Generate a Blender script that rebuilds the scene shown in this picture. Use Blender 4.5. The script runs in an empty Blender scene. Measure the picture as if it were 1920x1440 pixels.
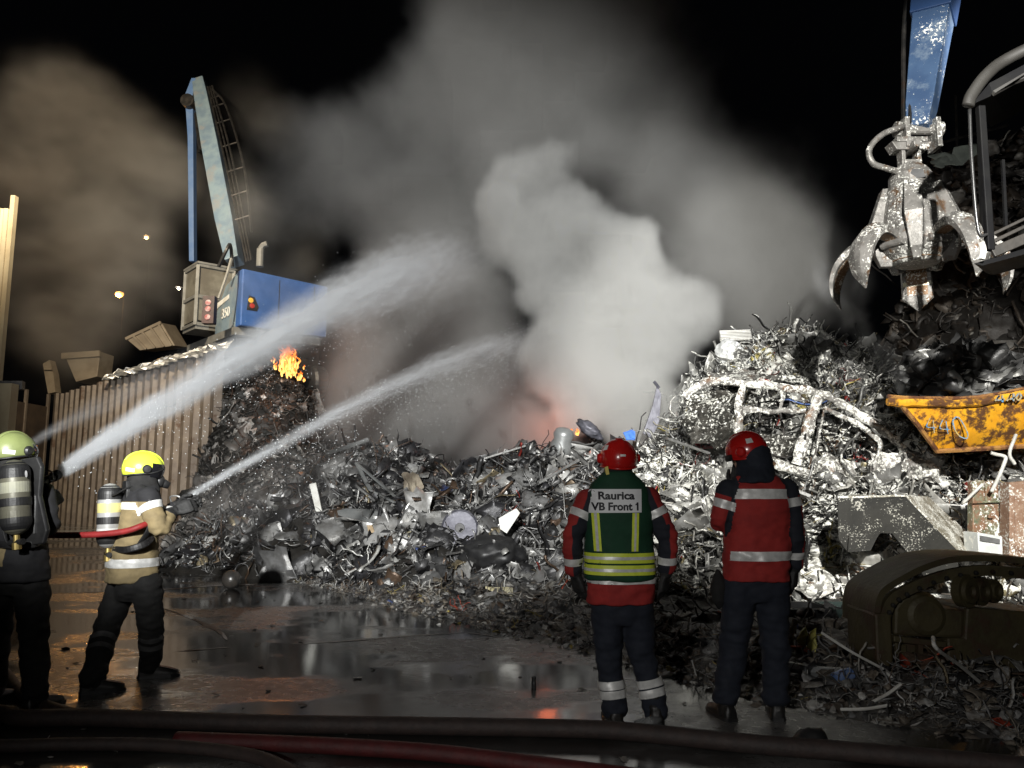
import bpy, bmesh, math, random
import numpy as np
from mathutils import Vector, Matrix, Euler, noise as mnoise
from mathutils.bvhtree import BVHTree
R = math.radians
V = Vector
random.seed(7); rng = np.random.default_rng(11)
sc = bpy.context.scene
COL = sc.collection
# ------------------------------------------------------------------ camera
PITCH = R(7.66); F = 1450.0; EYE = 1.55
cam_d = bpy.data.cameras.new('camera'); cam_o = bpy.data.objects.new('camera', cam_d); COL.objects.link(cam_o)
cam_d.sensor_width = 36; cam_d.lens = F / 1920 * 36; cam_d.clip_end = 600; cam_d.clip_start = .05
cam_o.location = (0, 0, EYE); cam_o.rotation_euler = (R(90) + PITCH, 0, 0)
sc.camera = cam_o
sc.view_settings.view_transform = 'Standard'; sc.view_settings.look = 'None'
sc.view_settings.exposure = 0.0; sc.view_settings.gamma = 1
sc.cycles.max_bounces = 5; sc.cycles.diffuse_bounces = 2; sc.cycles.glossy_bounces = 3
sc.cycles.transmission_bounces = 3; sc.cycles.transparent_max_bounces = 8
sc.cycles.volume_bounces = 2; sc.cycles.volume_step_rate = 1.7; sc.cycles.volume_max_steps = 160
sc.cycles.use_denoising = True
sc.cycles.sample_clamp_indirect = 4.0
# ------------------------------------------------------------------ night sky
w = bpy.data.worlds.new('World'); sc.world = w; w.use_nodes = True
bg = w.node_tree.nodes['Background']; bg.inputs[0].default_value = (.55, .6, .75, 1); bg.inputs[1].default_value = .0012


def light(name, kind, loc, target, energy, color, size=.15, spot=60, blend=.3):
    d = bpy.data.lights.new(name, kind); d.energy = energy; d.color = color
    o = bpy.data.objects.new(name, d); COL.objects.link(o); o.location = loc
    if kind == 'SPOT':
        d.spot_size = R(spot); d.spot_blend = blend
    d.shadow_soft_size = size
    if target is not None:
        o.rotation_euler = (V(target) - V(loc)).to_track_quat('-Z', 'Y').to_euler()
    return o


# floodlight mast of the fire engine behind the camera, right: lights the foamed heap, the grab and the smoke
light('floodlight', 'SPOT', (1.4, -4, 6.5), (5.6, 12.2, 3.7), 19000, (1, .98, .93), .12, 35, .35)
# weaker work light of a second engine, behind the camera, left
light('work_light', 'SPOT', (-1.4, -5, 4.6), (-2.6, 12.0, 5.5), 24000, (1, 1, .98), .12, 48, .6)
# added low fill beside the camera for the red figures and foreground
light('front_fill', 'SPOT', (-2.2, -3.2, 2.9), (.9, 5.6, 1.35), 800, (1, .98, .95), .1, 62, 1.0)
# unseen added spots: one rakes the plume from the right, one lifts the mound
light('plume_fill', 'SPOT', (9.2, 7.6, 7.4), (1.2, 16.5, 6.6), 2700, (.97, .98, 1), .12, 44, .6)
light('mound_fill', 'SPOT', (8.2, 7.0, 6.2), (11.0, 22, 6.2), 800, (1, .98, .95), .1, 75, .8)
# yard lamp (sodium) on the left, out of frame
light('yard_lamp', 'SPOT', (-12.2, 17.0, 14.5), (-17, 31, 10), 14500, (1, .84, .62), .3, 104, .5)


def at(px, py, Y):
    a = (px - 960) / F; b = (720 - py) / F
    d = V((a, math.cos(PITCH) - b * math.sin(PITCH), math.sin(PITCH) + b * math.cos(PITCH)))
    t = Y / d.y
    return V((a * t, Y, EYE + d.z * t))


def gp(px, py, z=0.0):
    a = (px - 960) / F; b = (720 - py) / F
    d = V((a, math.cos(PITCH) - b * math.sin(PITCH), math.sin(PITCH) + b * math.cos(PITCH)))
    t = (z - EYE) / d.z
    return V((a * t, d.y * t, z))


# ------------------------------------------------------------------ helpers
def tag(o, label=None, cat=None, group=None, kind=None):
    for k, v in (('label', label), ('category', cat), ('group', group), ('kind', kind)):
        if v: o[k] = v
    return o


def empty(name, loc, label, cat, rz=0.0, group=None):
    o = bpy.data.objects.new(name, None); COL.objects.link(o)
    o.location = loc; o.rotation_euler = (0, 0, rz); o.empty_display_size = .2
    return tag(o, label, cat, group)


def frame(d, up=(0, 0, 1)):
    d = V(d).normalized(); u = V(up)
    if abs(d.dot(u.normalized())) > .97: u = V((0, 1, 0)) if abs(d.y) < .9 else V((1, 0, 0))
    s = d.cross(u).normalized(); return s, s.cross(d).normalized()


def smooth_path(pts, n=8):
    pts = [V(p) for p in pts]
    if len(pts) < 3: return [pts[0].lerp(pts[-1], i / n) for i in range(n + 1)]
    out = []; P = [2 * pts[0] - pts[1]] + pts + [2 * pts[-1] - pts[-2]]
    for i in range(1, len(P) - 2):
        a, b, c, d = P[i - 1:i + 3]
        for k in range(n):
            t = k / n
            out.append(.5 * ((2 * b) + (c - a) * t + (2 * a - 5 * b + 4 * c - d) * t * t + (3 * b - a - 3 * c + d) * t ** 3))
    out.append(pts[-1]); return out


class MB:
    def __init__(s): s.v = []; s.f = []; s.m = []; s.mi = 0

    def add(s, vs, fs):
        o = len(s.v); s.v += [V(p) for p in vs]; s.f += [tuple(i + o for i in f) for f in fs]; s.m += [s.mi] * len(fs); return s

    def box(s, c, size, rot=None):
        M = rot if isinstance(rot, Matrix) else (Euler(rot).to_matrix() if rot else Matrix.Identity(3))
        vs = [V(c) + M @ V((x * size[0] / 2, y * size[1] / 2, z * size[2] / 2)) for x in (-1, 1) for y in (-1, 1) for z in (-1, 1)]
        return s.add(vs, [(0, 1, 3, 2), (4, 6, 7, 5), (0, 4, 5, 1), (2, 3, 7, 6), (0, 2, 6, 4), (1, 5, 7, 3)])

    def bar(s, a, b, wd, ht, up=(0, 0, 1)):
        a = V(a); b = V(b); sx, uz = frame(b - a, up)
        vs = [p + sx * x * wd / 2 + uz * z * ht / 2 for p in (a, b) for x, z in ((-1, -1), (1, -1), (1, 1), (-1, 1))]
        return s.add(vs, [(3, 2, 1, 0), (4, 5, 6, 7), (0, 1, 5, 4), (1, 2, 6, 5), (2, 3, 7, 6), (3, 0, 4, 7)])

    def tube(s, pts, r, n=10, up=(0, 0, 1), caps=True):
        """pts: list; r: number, list of numbers or list of (ra, rb)"""
        pts = [V(p) for p in pts]; N = len(pts); vs = []; prev = None
        for i, p in enumerate(pts):
            d = pts[min(i + 1, N - 1)] - pts[max(i - 1, 0)]
            if d.length < 1e-9: d = V((0, 0, 1))
            d.normalize()
            if prev is None: sx, uz = frame(d, up)
            else:
                sx = prev - d * prev.dot(d); sx.normalize(); uz = sx.cross(d)
            prev = sx
            rr = r[i] if isinstance(r, list) else r
            ra, rb = rr if isinstance(rr, (list, tuple)) else (rr, rr)
            for k in range(n):
                t = 2 * math.pi * k / n; vs.append(p + sx * ra * math.cos(t) + uz * rb * math.sin(t))
        fs = [(i * n + k, i * n + (k + 1) % n, (i + 1) * n + (k + 1) % n, (i + 1) * n + k) for i in range(N - 1) for k in range(n)]
        if caps: fs += [tuple(range(n - 1, -1, -1)), tuple(range((N - 1) * n, N * n))]
        return s.add(vs, fs)

    def loft(s, rings, caps=True):
        n = len(rings[0]); N = len(rings); vs = [p for r in rings for p in r]
        fs = [(i * n + k, i * n + (k + 1) % n, (i + 1) * n + (k + 1) % n, (i + 1) * n + k) for i in range(N - 1) for k in range(n)]
        if caps: fs += [tuple(range(n - 1, -1, -1)), tuple(range((N - 1) * n, N * n))]
        return s.add(vs, fs)

    def lathe(s, prof, M=None, n=20):
        """prof [(r, z)] about local z; M 4x4"""
        M = M or Matrix.Identity(4)
        rings = [[M @ V((max(r, 1e-4) * math.cos(2 * math.pi * k / n), max(r, 1e-4) * math.sin(2 * math.pi * k / n), z)) for k in range(n)] for r, z in prof]
        return s.loft(rings)

    def prism(s, poly, dv):
        """poly: 3-D points of a planar outline, extruded by dv"""
        poly = [V(p) for p in poly]; n = len(poly); dv = V(dv)
        vs = poly + [p + dv for p in poly]
        fs = [tuple(range(n)), tuple(range(2 * n - 1, n - 1, -1))] + [(k, (k + 1) % n + 0, (k + 1) % n + n, k + n)[::-1] for k in range(n)]
        return s.add(vs, fs)

    def sheet(s, A, B, C, D, nu=6, nv=6, amp=.03, freq=3.0, th=.006, seed=0, edge=0.0):
        A, B, C, D = V(A), V(B), V(C), V(D); nrm = (B - A).cross(D - A).normalized(); top = []
        for j in range(nv + 1):
            for i in range(nu + 1):
                u, t = i / nu, j / nv
                if edge and (i in (0, nu) or j in (0, nv)):
                    q = mnoise.noise(V((i * 1.7 + seed, j * 1.3, seed * 2.1))) * edge
                    u = u + q / max(nu, 1) * 2; t = t + q / max(nv, 1) * 2
                p = A.lerp(B, u).lerp(D.lerp(C, u), t)
                q = p * freq + V((seed * 3.1, seed * 1.7, 0))
                top.append(p + nrm * amp * (mnoise.noise(q) * 1.4 + abs(mnoise.noise(q * 2.3)) * .9) + (B - A).normalized() * amp * .6 * mnoise.noise(q + V((9, 3, 1))))
        W = nu + 1; n = len(top); vs = top + [p - nrm * th for p in top]; fs = []
        for j in range(nv):
            for i in range(nu):
                a = j * W + i; fs += [(a, a + 1, a + W + 1, a + W), (n + a + W, n + a + W + 1, n + a + 1, n + a)]
        rim = [i for i in range(W)] + [j * W + nu for j in range(1, nv + 1)] + [nv * W + i for i in range(nu - 1, -1, -1)] + [j * W for j in range(nv - 1, 0, -1)]
        for k in range(len(rim)):
            a, b = rim[k], rim[(k + 1) % len(rim)]; fs.append((a, a + n, b + n, b))
        return s.add(vs, fs)

    def data(s):
        return s.v, s.f

    def build(s, name, mats, parent=None, smooth=False, bevel=0, loc=None, subsurf=0):
        me = bpy.data.meshes.new(name)
        inv = None
        vs = [tuple(p) for p in s.v]
        me.from_pydata(vs, [], s.f); me.update()
        mats = mats if isinstance(mats, (list, tuple)) else [mats]
        for m in mats: me.materials.append(m)
        if len(mats) > 1: me.polygons.foreach_set('material_index', np.array(s.m, dtype=np.int32))
        if smooth: me.polygons.foreach_set('use_smooth', np.ones(len(s.f), dtype=bool))
        o = bpy.data.objects.new(name, me); COL.objects.link(o)
        if parent is not None:
            o.parent = parent
            M = root_matrix(parent); o.matrix_parent_inverse = M.inverted()
        if bevel:
            b = o.modifiers.new('bevel', 'BEVEL'); b.width = bevel; b.segments = 2; b.limit_method = 'ANGLE'; b.angle_limit = R(35)
        if subsurf:
            b = o.modifiers.new('sub', 'SUBSURF'); b.levels = subsurf; b.render_levels = subsurf
        return o


def root_matrix(o):
    M = Matrix.LocRotScale(o.location, o.rotation_euler, o.scale)
    if o.parent is not None: M = root_matrix(o.parent) @ o.matrix_parent_inverse @ M
    return M


def fuse(mb, voxel, iters=6, factor=.5):
    """union of overlapping closed shapes as one continuous skin"""
    me = bpy.data.meshes.new('tmp'); me.from_pydata([tuple(p) for p in mb.v], [], mb.f); me.update()
    o = bpy.data.objects.new('tmp', me); COL.objects.link(o)
    r = o.modifiers.new('r', 'REMESH'); r.mode = 'VOXEL'; r.voxel_size = voxel
    if iters:
        m = o.modifiers.new('s', 'SMOOTH'); m.iterations = iters; m.factor = factor
    dg = bpy.context.evaluated_depsgraph_get(); dg.update()
    out = bpy.data.meshes.new_from_object(o.evaluated_get(dg))
    bpy.data.objects.remove(o); bpy.data.meshes.remove(me)
    return out


def link(me, name, mats, parent=None, smooth=True):
    o = bpy.data.objects.new(name, me); COL.objects.link(o); me.materials.clear()
    for m in (mats if isinstance(mats, (list, tuple)) else [mats]): me.materials.append(m)
    if smooth: me.polygons.foreach_set('use_smooth', np.ones(len(me.polygons), dtype=bool))
    if parent is not None:
        o.parent = parent; o.matrix_parent_inverse = root_matrix(parent).inverted()
    return o


# ------------------------------------------------------------------ materials
_mats = {}


def pm(name, c1, c2=None, scale=4.0, rough=(.4, .7), metal=0.0, bump=0.0, bscale=None, c3=None, c3amt=.5, c3scale=3.0, foam=0.0, foamscale=14.0,
       attr=None, spec=.5, detail=6, emit=None, foamup=False, sheen=0.0, thr=None, coat=0.0, foamcol=(.78, .78, .72)):
    """procedural Principled material: c1/c2 mixed by noise, c3 wear patches, foam = white spatter amount; attr = colour attribute that tints"""
    if name in _mats: return _mats[name]
    m = bpy.data.materials.new(name); m.use_nodes = True; nt = m.node_tree; N = nt.nodes; L = nt.links; b = N['Principled BSDF']
    tc = N.new('ShaderNodeTexCoord')
    geo = N.new('ShaderNodeNewGeometry'); src = geo.outputs['Position']

    def nz(sc_, det=detail, ro=.6):
        n = N.new('ShaderNodeTexNoise'); n.inputs['Scale'].default_value = sc_; n.inputs['Detail'].default_value = det; n.inputs['Roughness'].default_value = ro
        L.new(src, n.inputs['Vector']); return n.outputs['Fac']

    def ramp(fac, lo, hi):
        r = N.new('ShaderNodeMapRange'); r.interpolation_type = 'SMOOTHSTEP'; r.inputs['From Min'].default_value = lo; r.inputs['From Max'].default_value = hi
        L.new(fac, r.inputs['Value']); return r.outputs[0]

    def mix(fac, a, b_, mode='MIX'):
        x = N.new('ShaderNodeMix'); x.data_type = 'RGBA'; x.blend_type = mode
        if fac is None: x.inputs[0].default_value = 1
        else: L.new(fac, x.inputs[0])
        for s_, q in ((6, a), (7, b_)):
            if hasattr(q, 'links'): L.new(q, x.inputs[s_])
            else: x.inputs[s_].default_value = (*q, 1)
        return x.outputs[2]
    n1 = nz(scale)
    col = mix(ramp(n1, .35, .65), c1, c2 or c1)
    if attr:
        a = N.new('ShaderNodeAttribute'); a.attribute_name = attr
        col = mix(None, a.outputs['Color'], mix(ramp(n1, .3, .7), c1, c2 or c1), 'MULTIPLY')
    if c3: col = mix(ramp(nz(c3scale, 8, .7), 1 - c3amt - .06, 1 - c3amt + .06), col, c3)
    rr = N.new('ShaderNodeMapRange'); rr.inputs['To Min'].default_value, rr.inputs['To Max'].default_value = rough
    L.new(nz(scale * 1.7), rr.inputs['Value']); rough_s = rr.outputs[0]
    met = None
    if foam:
        fn = nz(foamscale, 5, .65)
        lw = nz(foamscale / 9, 3, .5); q = N.new('ShaderNodeMath'); q.operation = 'MULTIPLY_ADD'; L.new(lw, q.inputs[0]); q.inputs[1].default_value = .55; q.inputs[2].default_value = -.275
        q2 = N.new('ShaderNodeMath'); q2.operation = 'ADD'; L.new(fn, q2.inputs[0]); L.new(q.outputs[0], q2.inputs[1]); fn = q2.outputs[0]   # splashes gather in patches
        if foamup:
            sx = N.new('ShaderNodeSeparateXYZ'); L.new(geo.outputs['Normal'], sx.inputs[0])
            q = N.new('ShaderNodeMath'); q.operation = 'MULTIPLY_ADD'; L.new(sx.outputs[2], q.inputs[0]); q.inputs[1].default_value = .10; L.new(fn, q.inputs[2]); fn = q.outputs[0]
        ff = ramp(fn, .64 - foam * .3, .70 - foam * .3)
        col = mix(ff, col, foamcol)
        q = N.new('ShaderNodeMix'); L.new(ff, q.inputs[0]); L.new(rough_s, q.inputs[2]); q.inputs[3].default_value = .75; rough_s = q.outputs[0]
        q = N.new('ShaderNodeMath'); q.operation = 'MULTIPLY_ADD'; L.new(ff, q.inputs[0]); q.inputs[1].default_value = -metal; q.inputs[2].default_value = metal; met = q.outputs[0]
    if thr:   # colour zones of a garment from a smooth vertex attribute: (attribute, colour where > .5)
        a = N.new('ShaderNodeAttribute'); a.attribute_name = thr[0]
        col = mix(ramp(a.outputs['Fac'], .48, .52), col, thr[1])
    L.new(col, b.inputs['Base Color']); L.new(rough_s, b.inputs['Roughness'])
    if met is not None: L.new(met, b.inputs['Metallic'])
    else: b.inputs['Metallic'].default_value = metal
    b.inputs['Specular IOR Level'].default_value = spec
    if sheen: b.inputs['Sheen Weight'].default_value = sheen
    if coat: b.inputs['Coat Weight'].default_value = coat; b.inputs['Coat Roughness'].default_value = .08
    if bump:
        bp = N.new('ShaderNodeBump'); bp.inputs['Strength'].default_value = bump; bp.inputs['Distance'].default_value = .02
        L.new(nz(bscale or scale * 4, 6, .65), bp.inputs['Height']); L.new(bp.outputs[0], b.inputs['Normal'])
    if emit:
        b.inputs['Emission Color'].default_value = (*emit[0], 1); b.inputs['Emission Strength'].default_value = emit[1]
    _mats[name] = m; return m


BLACK = pm('black rubber', (.012, .012, .013), (.02, .02, .02), 9, (.35, .6), bump=.1)
DARKM = pm('dark steel', (.03, .03, .03), (.07, .065, .06), 5, (.3, .6), .7, .3, c3=(.07, .035, .018), c3amt=.35)
STEEL = pm('worn steel', (.25, .25, .24), (.4, .4, .39), 6, (.25, .55), .8, .2, c3=(.14, .075, .04), c3amt=.32)
# ================================================================== ground
def ground_mat():
    m = bpy.data.materials.new('wet concrete'); m.use_nodes = True; nt = m.node_tree; N = nt.nodes; L = nt.links; b = N['Principled BSDF']
    geo = N.new('ShaderNodeNewGeometry')

    def nz(s, d=6, ro=.6, st=(1, 1, 1)):
        mp = N.new('ShaderNodeMapping'); mp.inputs['Scale'].default_value = st; L.new(geo.outputs['Position'], mp.inputs['Vector'])
        n = N.new('ShaderNodeTexNoise'); n.inputs['Scale'].default_value = s; n.inputs['Detail'].default_value = d; n.inputs['Roughness'].default_value = ro
        L.new(mp.outputs[0], n.inputs['Vector']); return n.outputs['Fac']

    def ramp(f, a, c, lo=0., hi=1.):
        r = N.new('ShaderNodeMapRange'); r.interpolation_type = 'SMOOTHSTEP'
        for k, v in (('From Min', a), ('From Max', c), ('To Min', lo), ('To Max', hi)): r.inputs[k].default_value = v
        L.new(f, r.inputs['Value']); return r.outputs[0]

    def mix(f, a, c):
        x = N.new('ShaderNodeMix'); x.data_type = 'RGBA'; L.new(f, x.inputs[0])
        for s_, q in ((6, a), (7, c)):
            if hasattr(q, 'links'): L.new(q, x.inputs[s_])
            else: x.inputs[s_].default_value = (*q, 1)
        return x.outputs[2]
    puddle = ramp(nz(.42, 7, .55, (1, 1.7, 1)), .40, .52)          # 1 = standing water
    base = mix(ramp(nz(2.3), .3, .7), (.085, .083, .08), (.15, .147, .14))
    base = mix(ramp(nz(13, 8, .75), .56, .64), base, (.02, .019, .017))   # grit and oil
    base = mix(ramp(nz(5, 8, .7, (.5, 2.2, 1)), .6, .66), base, (.16, .155, .145))   # silt streaks
    wet = mix(puddle, base, (.03, .029, .027))
    L.new(wet, b.inputs['Base Color'])
    ro = N.new('ShaderNodeMix'); L.new(puddle, ro.inputs[0]); L.new(ramp(nz(9), .3, .7, .2, .45), ro.inputs[2]); ro.inputs[3].default_value = .07
    L.new(ro.outputs[0], b.inputs['Roughness'])
    bp = N.new('ShaderNodeBump'); bp.inputs['Distance'].default_value = .012
    inv = ramp(puddle, 0, 1, .55, .06); L.new(inv, bp.inputs['Strength'])
    L.new(nz(11, 8, .7), bp.inputs['Height']); L.new(bp.outputs[0], b.inputs['Normal'])
    b.inputs['Specular IOR Level'].default_value = .55
    return m


g = MB(); n = 40
g.add([(-150, -30, 0), (150, -30, 0), (150, 260, 0), (-150, 260, 0)], [(0, 1, 2, 3)])
tag(g.build('ground', ground_mat()), 'wet dark concrete yard with puddles', kind='structure')

# pale streaks laid at the puddle edges
STREAK = pm('pale grey', (.30, .29, .27), (.2, .19, .18), 9, (.6, .8), bump=.2)
for pl, wd in (([(548, 1208), (640, 1203), (740, 1195), (870, 1186)], .05), ([(90, 1113), (300, 1106), (420, 1098), (600, 1094)], .09),
               ([(302, 1140), (360, 1160), (410, 1185), (425, 1200)], .05), ([(330, 1222), (430, 1214)], .035), ([(870, 1187), (905, 1190), (950, 1199)], .03)):
    P = smooth_path([gp(*p) for p in pl], 9); mb = MB(); vs = []
    for i, p in enumerate(P):
        d = (P[min(i + 1, len(P) - 1)] - P[max(i - 1, 0)]).normalized(); s_ = V((-d.y, d.x, 0))
        ww = wd * (.35 + .9 * abs(mnoise.noise(p * 3.1))) * min(1, .25 + 3 * min(i, len(P) - 1 - i) / len(P))
        vs += [p + s_ * ww + V((0, 0, .004)), p - s_ * ww * .8 + V((0, 0, .004))]
    mb.add(vs, [(2 * i, 2 * i + 1, 2 * i + 3, 2 * i + 2) for i in range(len(P) - 1)])
    tag(mb.build('puddle_streak', STREAK), kind='structure')

# ================================================================== scrap pieces (prototypes, then thousands of copies in one mesh per heap)
PROTO = {}


def proto(kind, mb):
    vs = np.array([tuple(p) for p in mb.v], dtype=np.float32)
    PROTO.setdefault(kind, []).append((vs, mb.f))


for k in range(10):   # crumpled sheets
    mb = MB(); mb.sheet((-.5, -.4, 0), (.5, -.35, 0), (.45, .4, 0), (-.5, .38, 0), 5, 4, .16, 2.2, .01, 40 + k, .5); proto('sheet', mb)
for k in range(8):   # bent strips
    P = [V((-.5, 0, 0))]
    a = 0
    for i in range(7):
        a += random.uniform(-.5, .5); P.append(P[-1] + V((math.cos(a), .25 * random.uniform(-1, 1), math.sin(a))) * .16)
    mb = MB(); mb.tube(P, (random.choice((.03, .05, .075)), .007), 4); proto('strip', mb)
for k in range(8):   # wires and cables
    P = [V((-.5, 0, 0))]; d = V((1, 0, 0))
    for i in range(9):
        d = (d + V((random.uniform(-.6, .6), random.uniform(-.6, .6), random.uniform(-.6, .6)))).normalized(); P.append(P[-1] + d * .15)
    mb = MB(); mb.tube(P, random.choice((.014, .022, .03)), 4); proto('wire', mb)
for k in range(4):   # rods, tubes, angle iron
    mb = MB(); mb.tube(smooth_path([(-.5, 0, 0), (0, random.uniform(-.06, .06), .03), (.5, 0, 0)], 3), .022, 6); proto('rod', mb)
    mb = MB(); mb.bar((-.5, 0, 0), (.5, 0, 0), .07, .008); mb.bar((-.5, .035, .035), (.5, .035, .035), .008, .07); proto('rod', mb)
for k in range(8):   # lumps: engine parts, castings, crushed boxes
    bm = bmesh.new(); bmesh.ops.create_icosphere(bm, subdivisions=2, radius=.3)
    mb = MB()
    for v in bm.verts:
        q = v.co * (1 + .55 * mnoise.noise(v.co * 4 + V((k * 7, 0, 0)))); v.co = V((q.x * 1.3, q.y, q.z * .7))
    mb.add([v.co for v in bm.verts], [[v.index for v in f.verts] for f in bm.faces]); bm.free(); proto('lump', mb)
for k in range(6):   # tangles of wire and swarf
    mb = MB()
    for j in range(7):
        P = [V((random.uniform(-.3, .3), random.uniform(-.3, .3), random.uniform(-.12, .12)))]; d = V((random.uniform(-1, 1), random.uniform(-1, 1), random.uniform(-.4, .5))).normalized()
        for i in range(6):
            d = (d + V((random.uniform(-.8, .8), random.uniform(-.8, .8), random.uniform(-.7, .7)))).normalized(); P.append(P[-1] + d * .12)
        mb.tube(P, (random.choice((.012, .02, .035)), .012), 4)
    proto('tangle', mb)
for k in range(8):   # torn shards of plate
    n_ = random.randint(4, 6); P = [V((random.uniform(.25, .6) * math.cos(q), random.uniform(.12, .4) * math.sin(q), 0)) for q in sorted(random.uniform(0, 6.28) for _ in range(n_))]; c_ = V((0, 0, random.uniform(-.15, .15)))
    for p in P: p.z = random.uniform(-.12, .12)
    mb = MB(); dz = V((0, 0, .02)); mb.add([c_] + P + [c_ + dz] + [p + dz for p in P], [f for i in range(n_) for f in ((0, 1 + (i + 1) % n_, 1 + i), (n_ + 1, n_ + 2 + i, n_ + 2 + (i + 1) % n_), (1 + i, 1 + (i + 1) % n_, n_ + 2 + (i + 1) % n_, n_ + 2 + i))]); proto('shard', mb)
for k in range(3):   # crushed box shells
    mb = MB()
    c = [V((x * .35 + random.uniform(-.1, .1), y * .25 + random.uniform(-.1, .1), z * .22 + random.uniform(-.08, .08))) for x in (-1, 1) for y in (-1, 1) for z in (-1, 1)]
    for f in [(0, 1, 3, 2), (4, 6, 7, 5), (0, 4, 5, 1), (2, 3, 7, 6), (0, 2, 6, 4)]:
        mb.sheet(c[f[0]], c[f[1]], c[f[2]], c[f[3]], 3, 3, .05, 4, .008, k * 5 + f[0])
    proto('shell', mb)
for k in range(2):   # rings: rims, hoops
    mb = MB(); P = [V((.3 * math.cos(t), .3 * math.sin(t), .03 * math.sin(3 * t))) for t in np.linspace(0, 2 * math.pi, 15)]; mb.tube(P, (.03, .08) if k else .02, 6, caps=False); proto('ring', mb)


class Heap:
    """collects scrap pieces as arrays, links them as ONE mesh"""
    def __init__(s): s.v = []; s.c = []; s.loops = []; s.tot = []; s.n = 0

    def piece(s, kind, pos, size, col, tilt=None, stretch=(1, 1, 1)):
        L = PROTO[kind]; vs, fs = L[rng.integers(len(L))]
        if tilt is None: tilt = (rng.uniform(-.7, .7), rng.uniform(-.7, .7), rng.uniform(0, 6.28))
        M = np.array(Euler(tilt).to_matrix()) * size
        p = (vs * np.array(stretch, dtype=np.float32)) @ M.T.astype(np.float32) + np.array(pos, dtype=np.float32)
        s.raw(p, fs, col)

    def raw(s, p, fs, col):
        s.v.append(p); s.c.append(np.tile(np.array([*col, 1.0], dtype=np.float32), (len(p), 1)))
        for f in fs: s.loops.extend([i + s.n for i in f]); s.tot.append(len(f))
        s.n += len(p)

    def build(s, name, mat, label, kind='stuff'):
        me = bpy.data.meshes.new(name); v = np.concatenate(s.v); c = np.concatenate(s.c)
        me.vertices.add(len(v)); me.vertices.foreach_set('co', v.ravel())
        me.loops.add(len(s.loops)); me.loops.foreach_set('vertex_index', np.array(s.loops, dtype=np.int32))
        st = np.concatenate([[0], np.cumsum(s.tot)[:-1]]).astype(np.int32)
        me.polygons.add(len(s.tot)); me.polygons.foreach_set('loop_start', st)
        me.update(calc_edges=True); me.validate()
        at_ = me.color_attributes.new('Col', 'FLOAT_COLOR', 'POINT'); at_.data.foreach_set('color', c.ravel())
        me.materials.append(mat)
        o = bpy.data.objects.new(name, me); COL.objects.link(o); return tag(o, label, kind=kind)


def heap_height(mounds, x, y):
    h = 0
    for (cx, cy, rx, ry, hh, pw) in mounds:
        d = math.hypot((x - cx) / rx, (y - cy) / ry)
        if d < 1: h = max(h, hh * (1 - d ** pw))
    if h > 0:
        q = V((x, y, 0)); h += min(1, h) * (.34 * mnoise.noise(q * .9) + .2 * mnoise.noise(q * 2.3) + .09 * mnoise.noise(q * 6))
    return max(h, 0)


def pick(pal):
    r = rng.random() * sum(p[0] for p in pal)
    for p in pal:
        r -= p[0]
        if r <= 0: break
    j = rng.uniform(.75, 1.2); return tuple(min(.9, c * j) for c in p[1])


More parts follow.
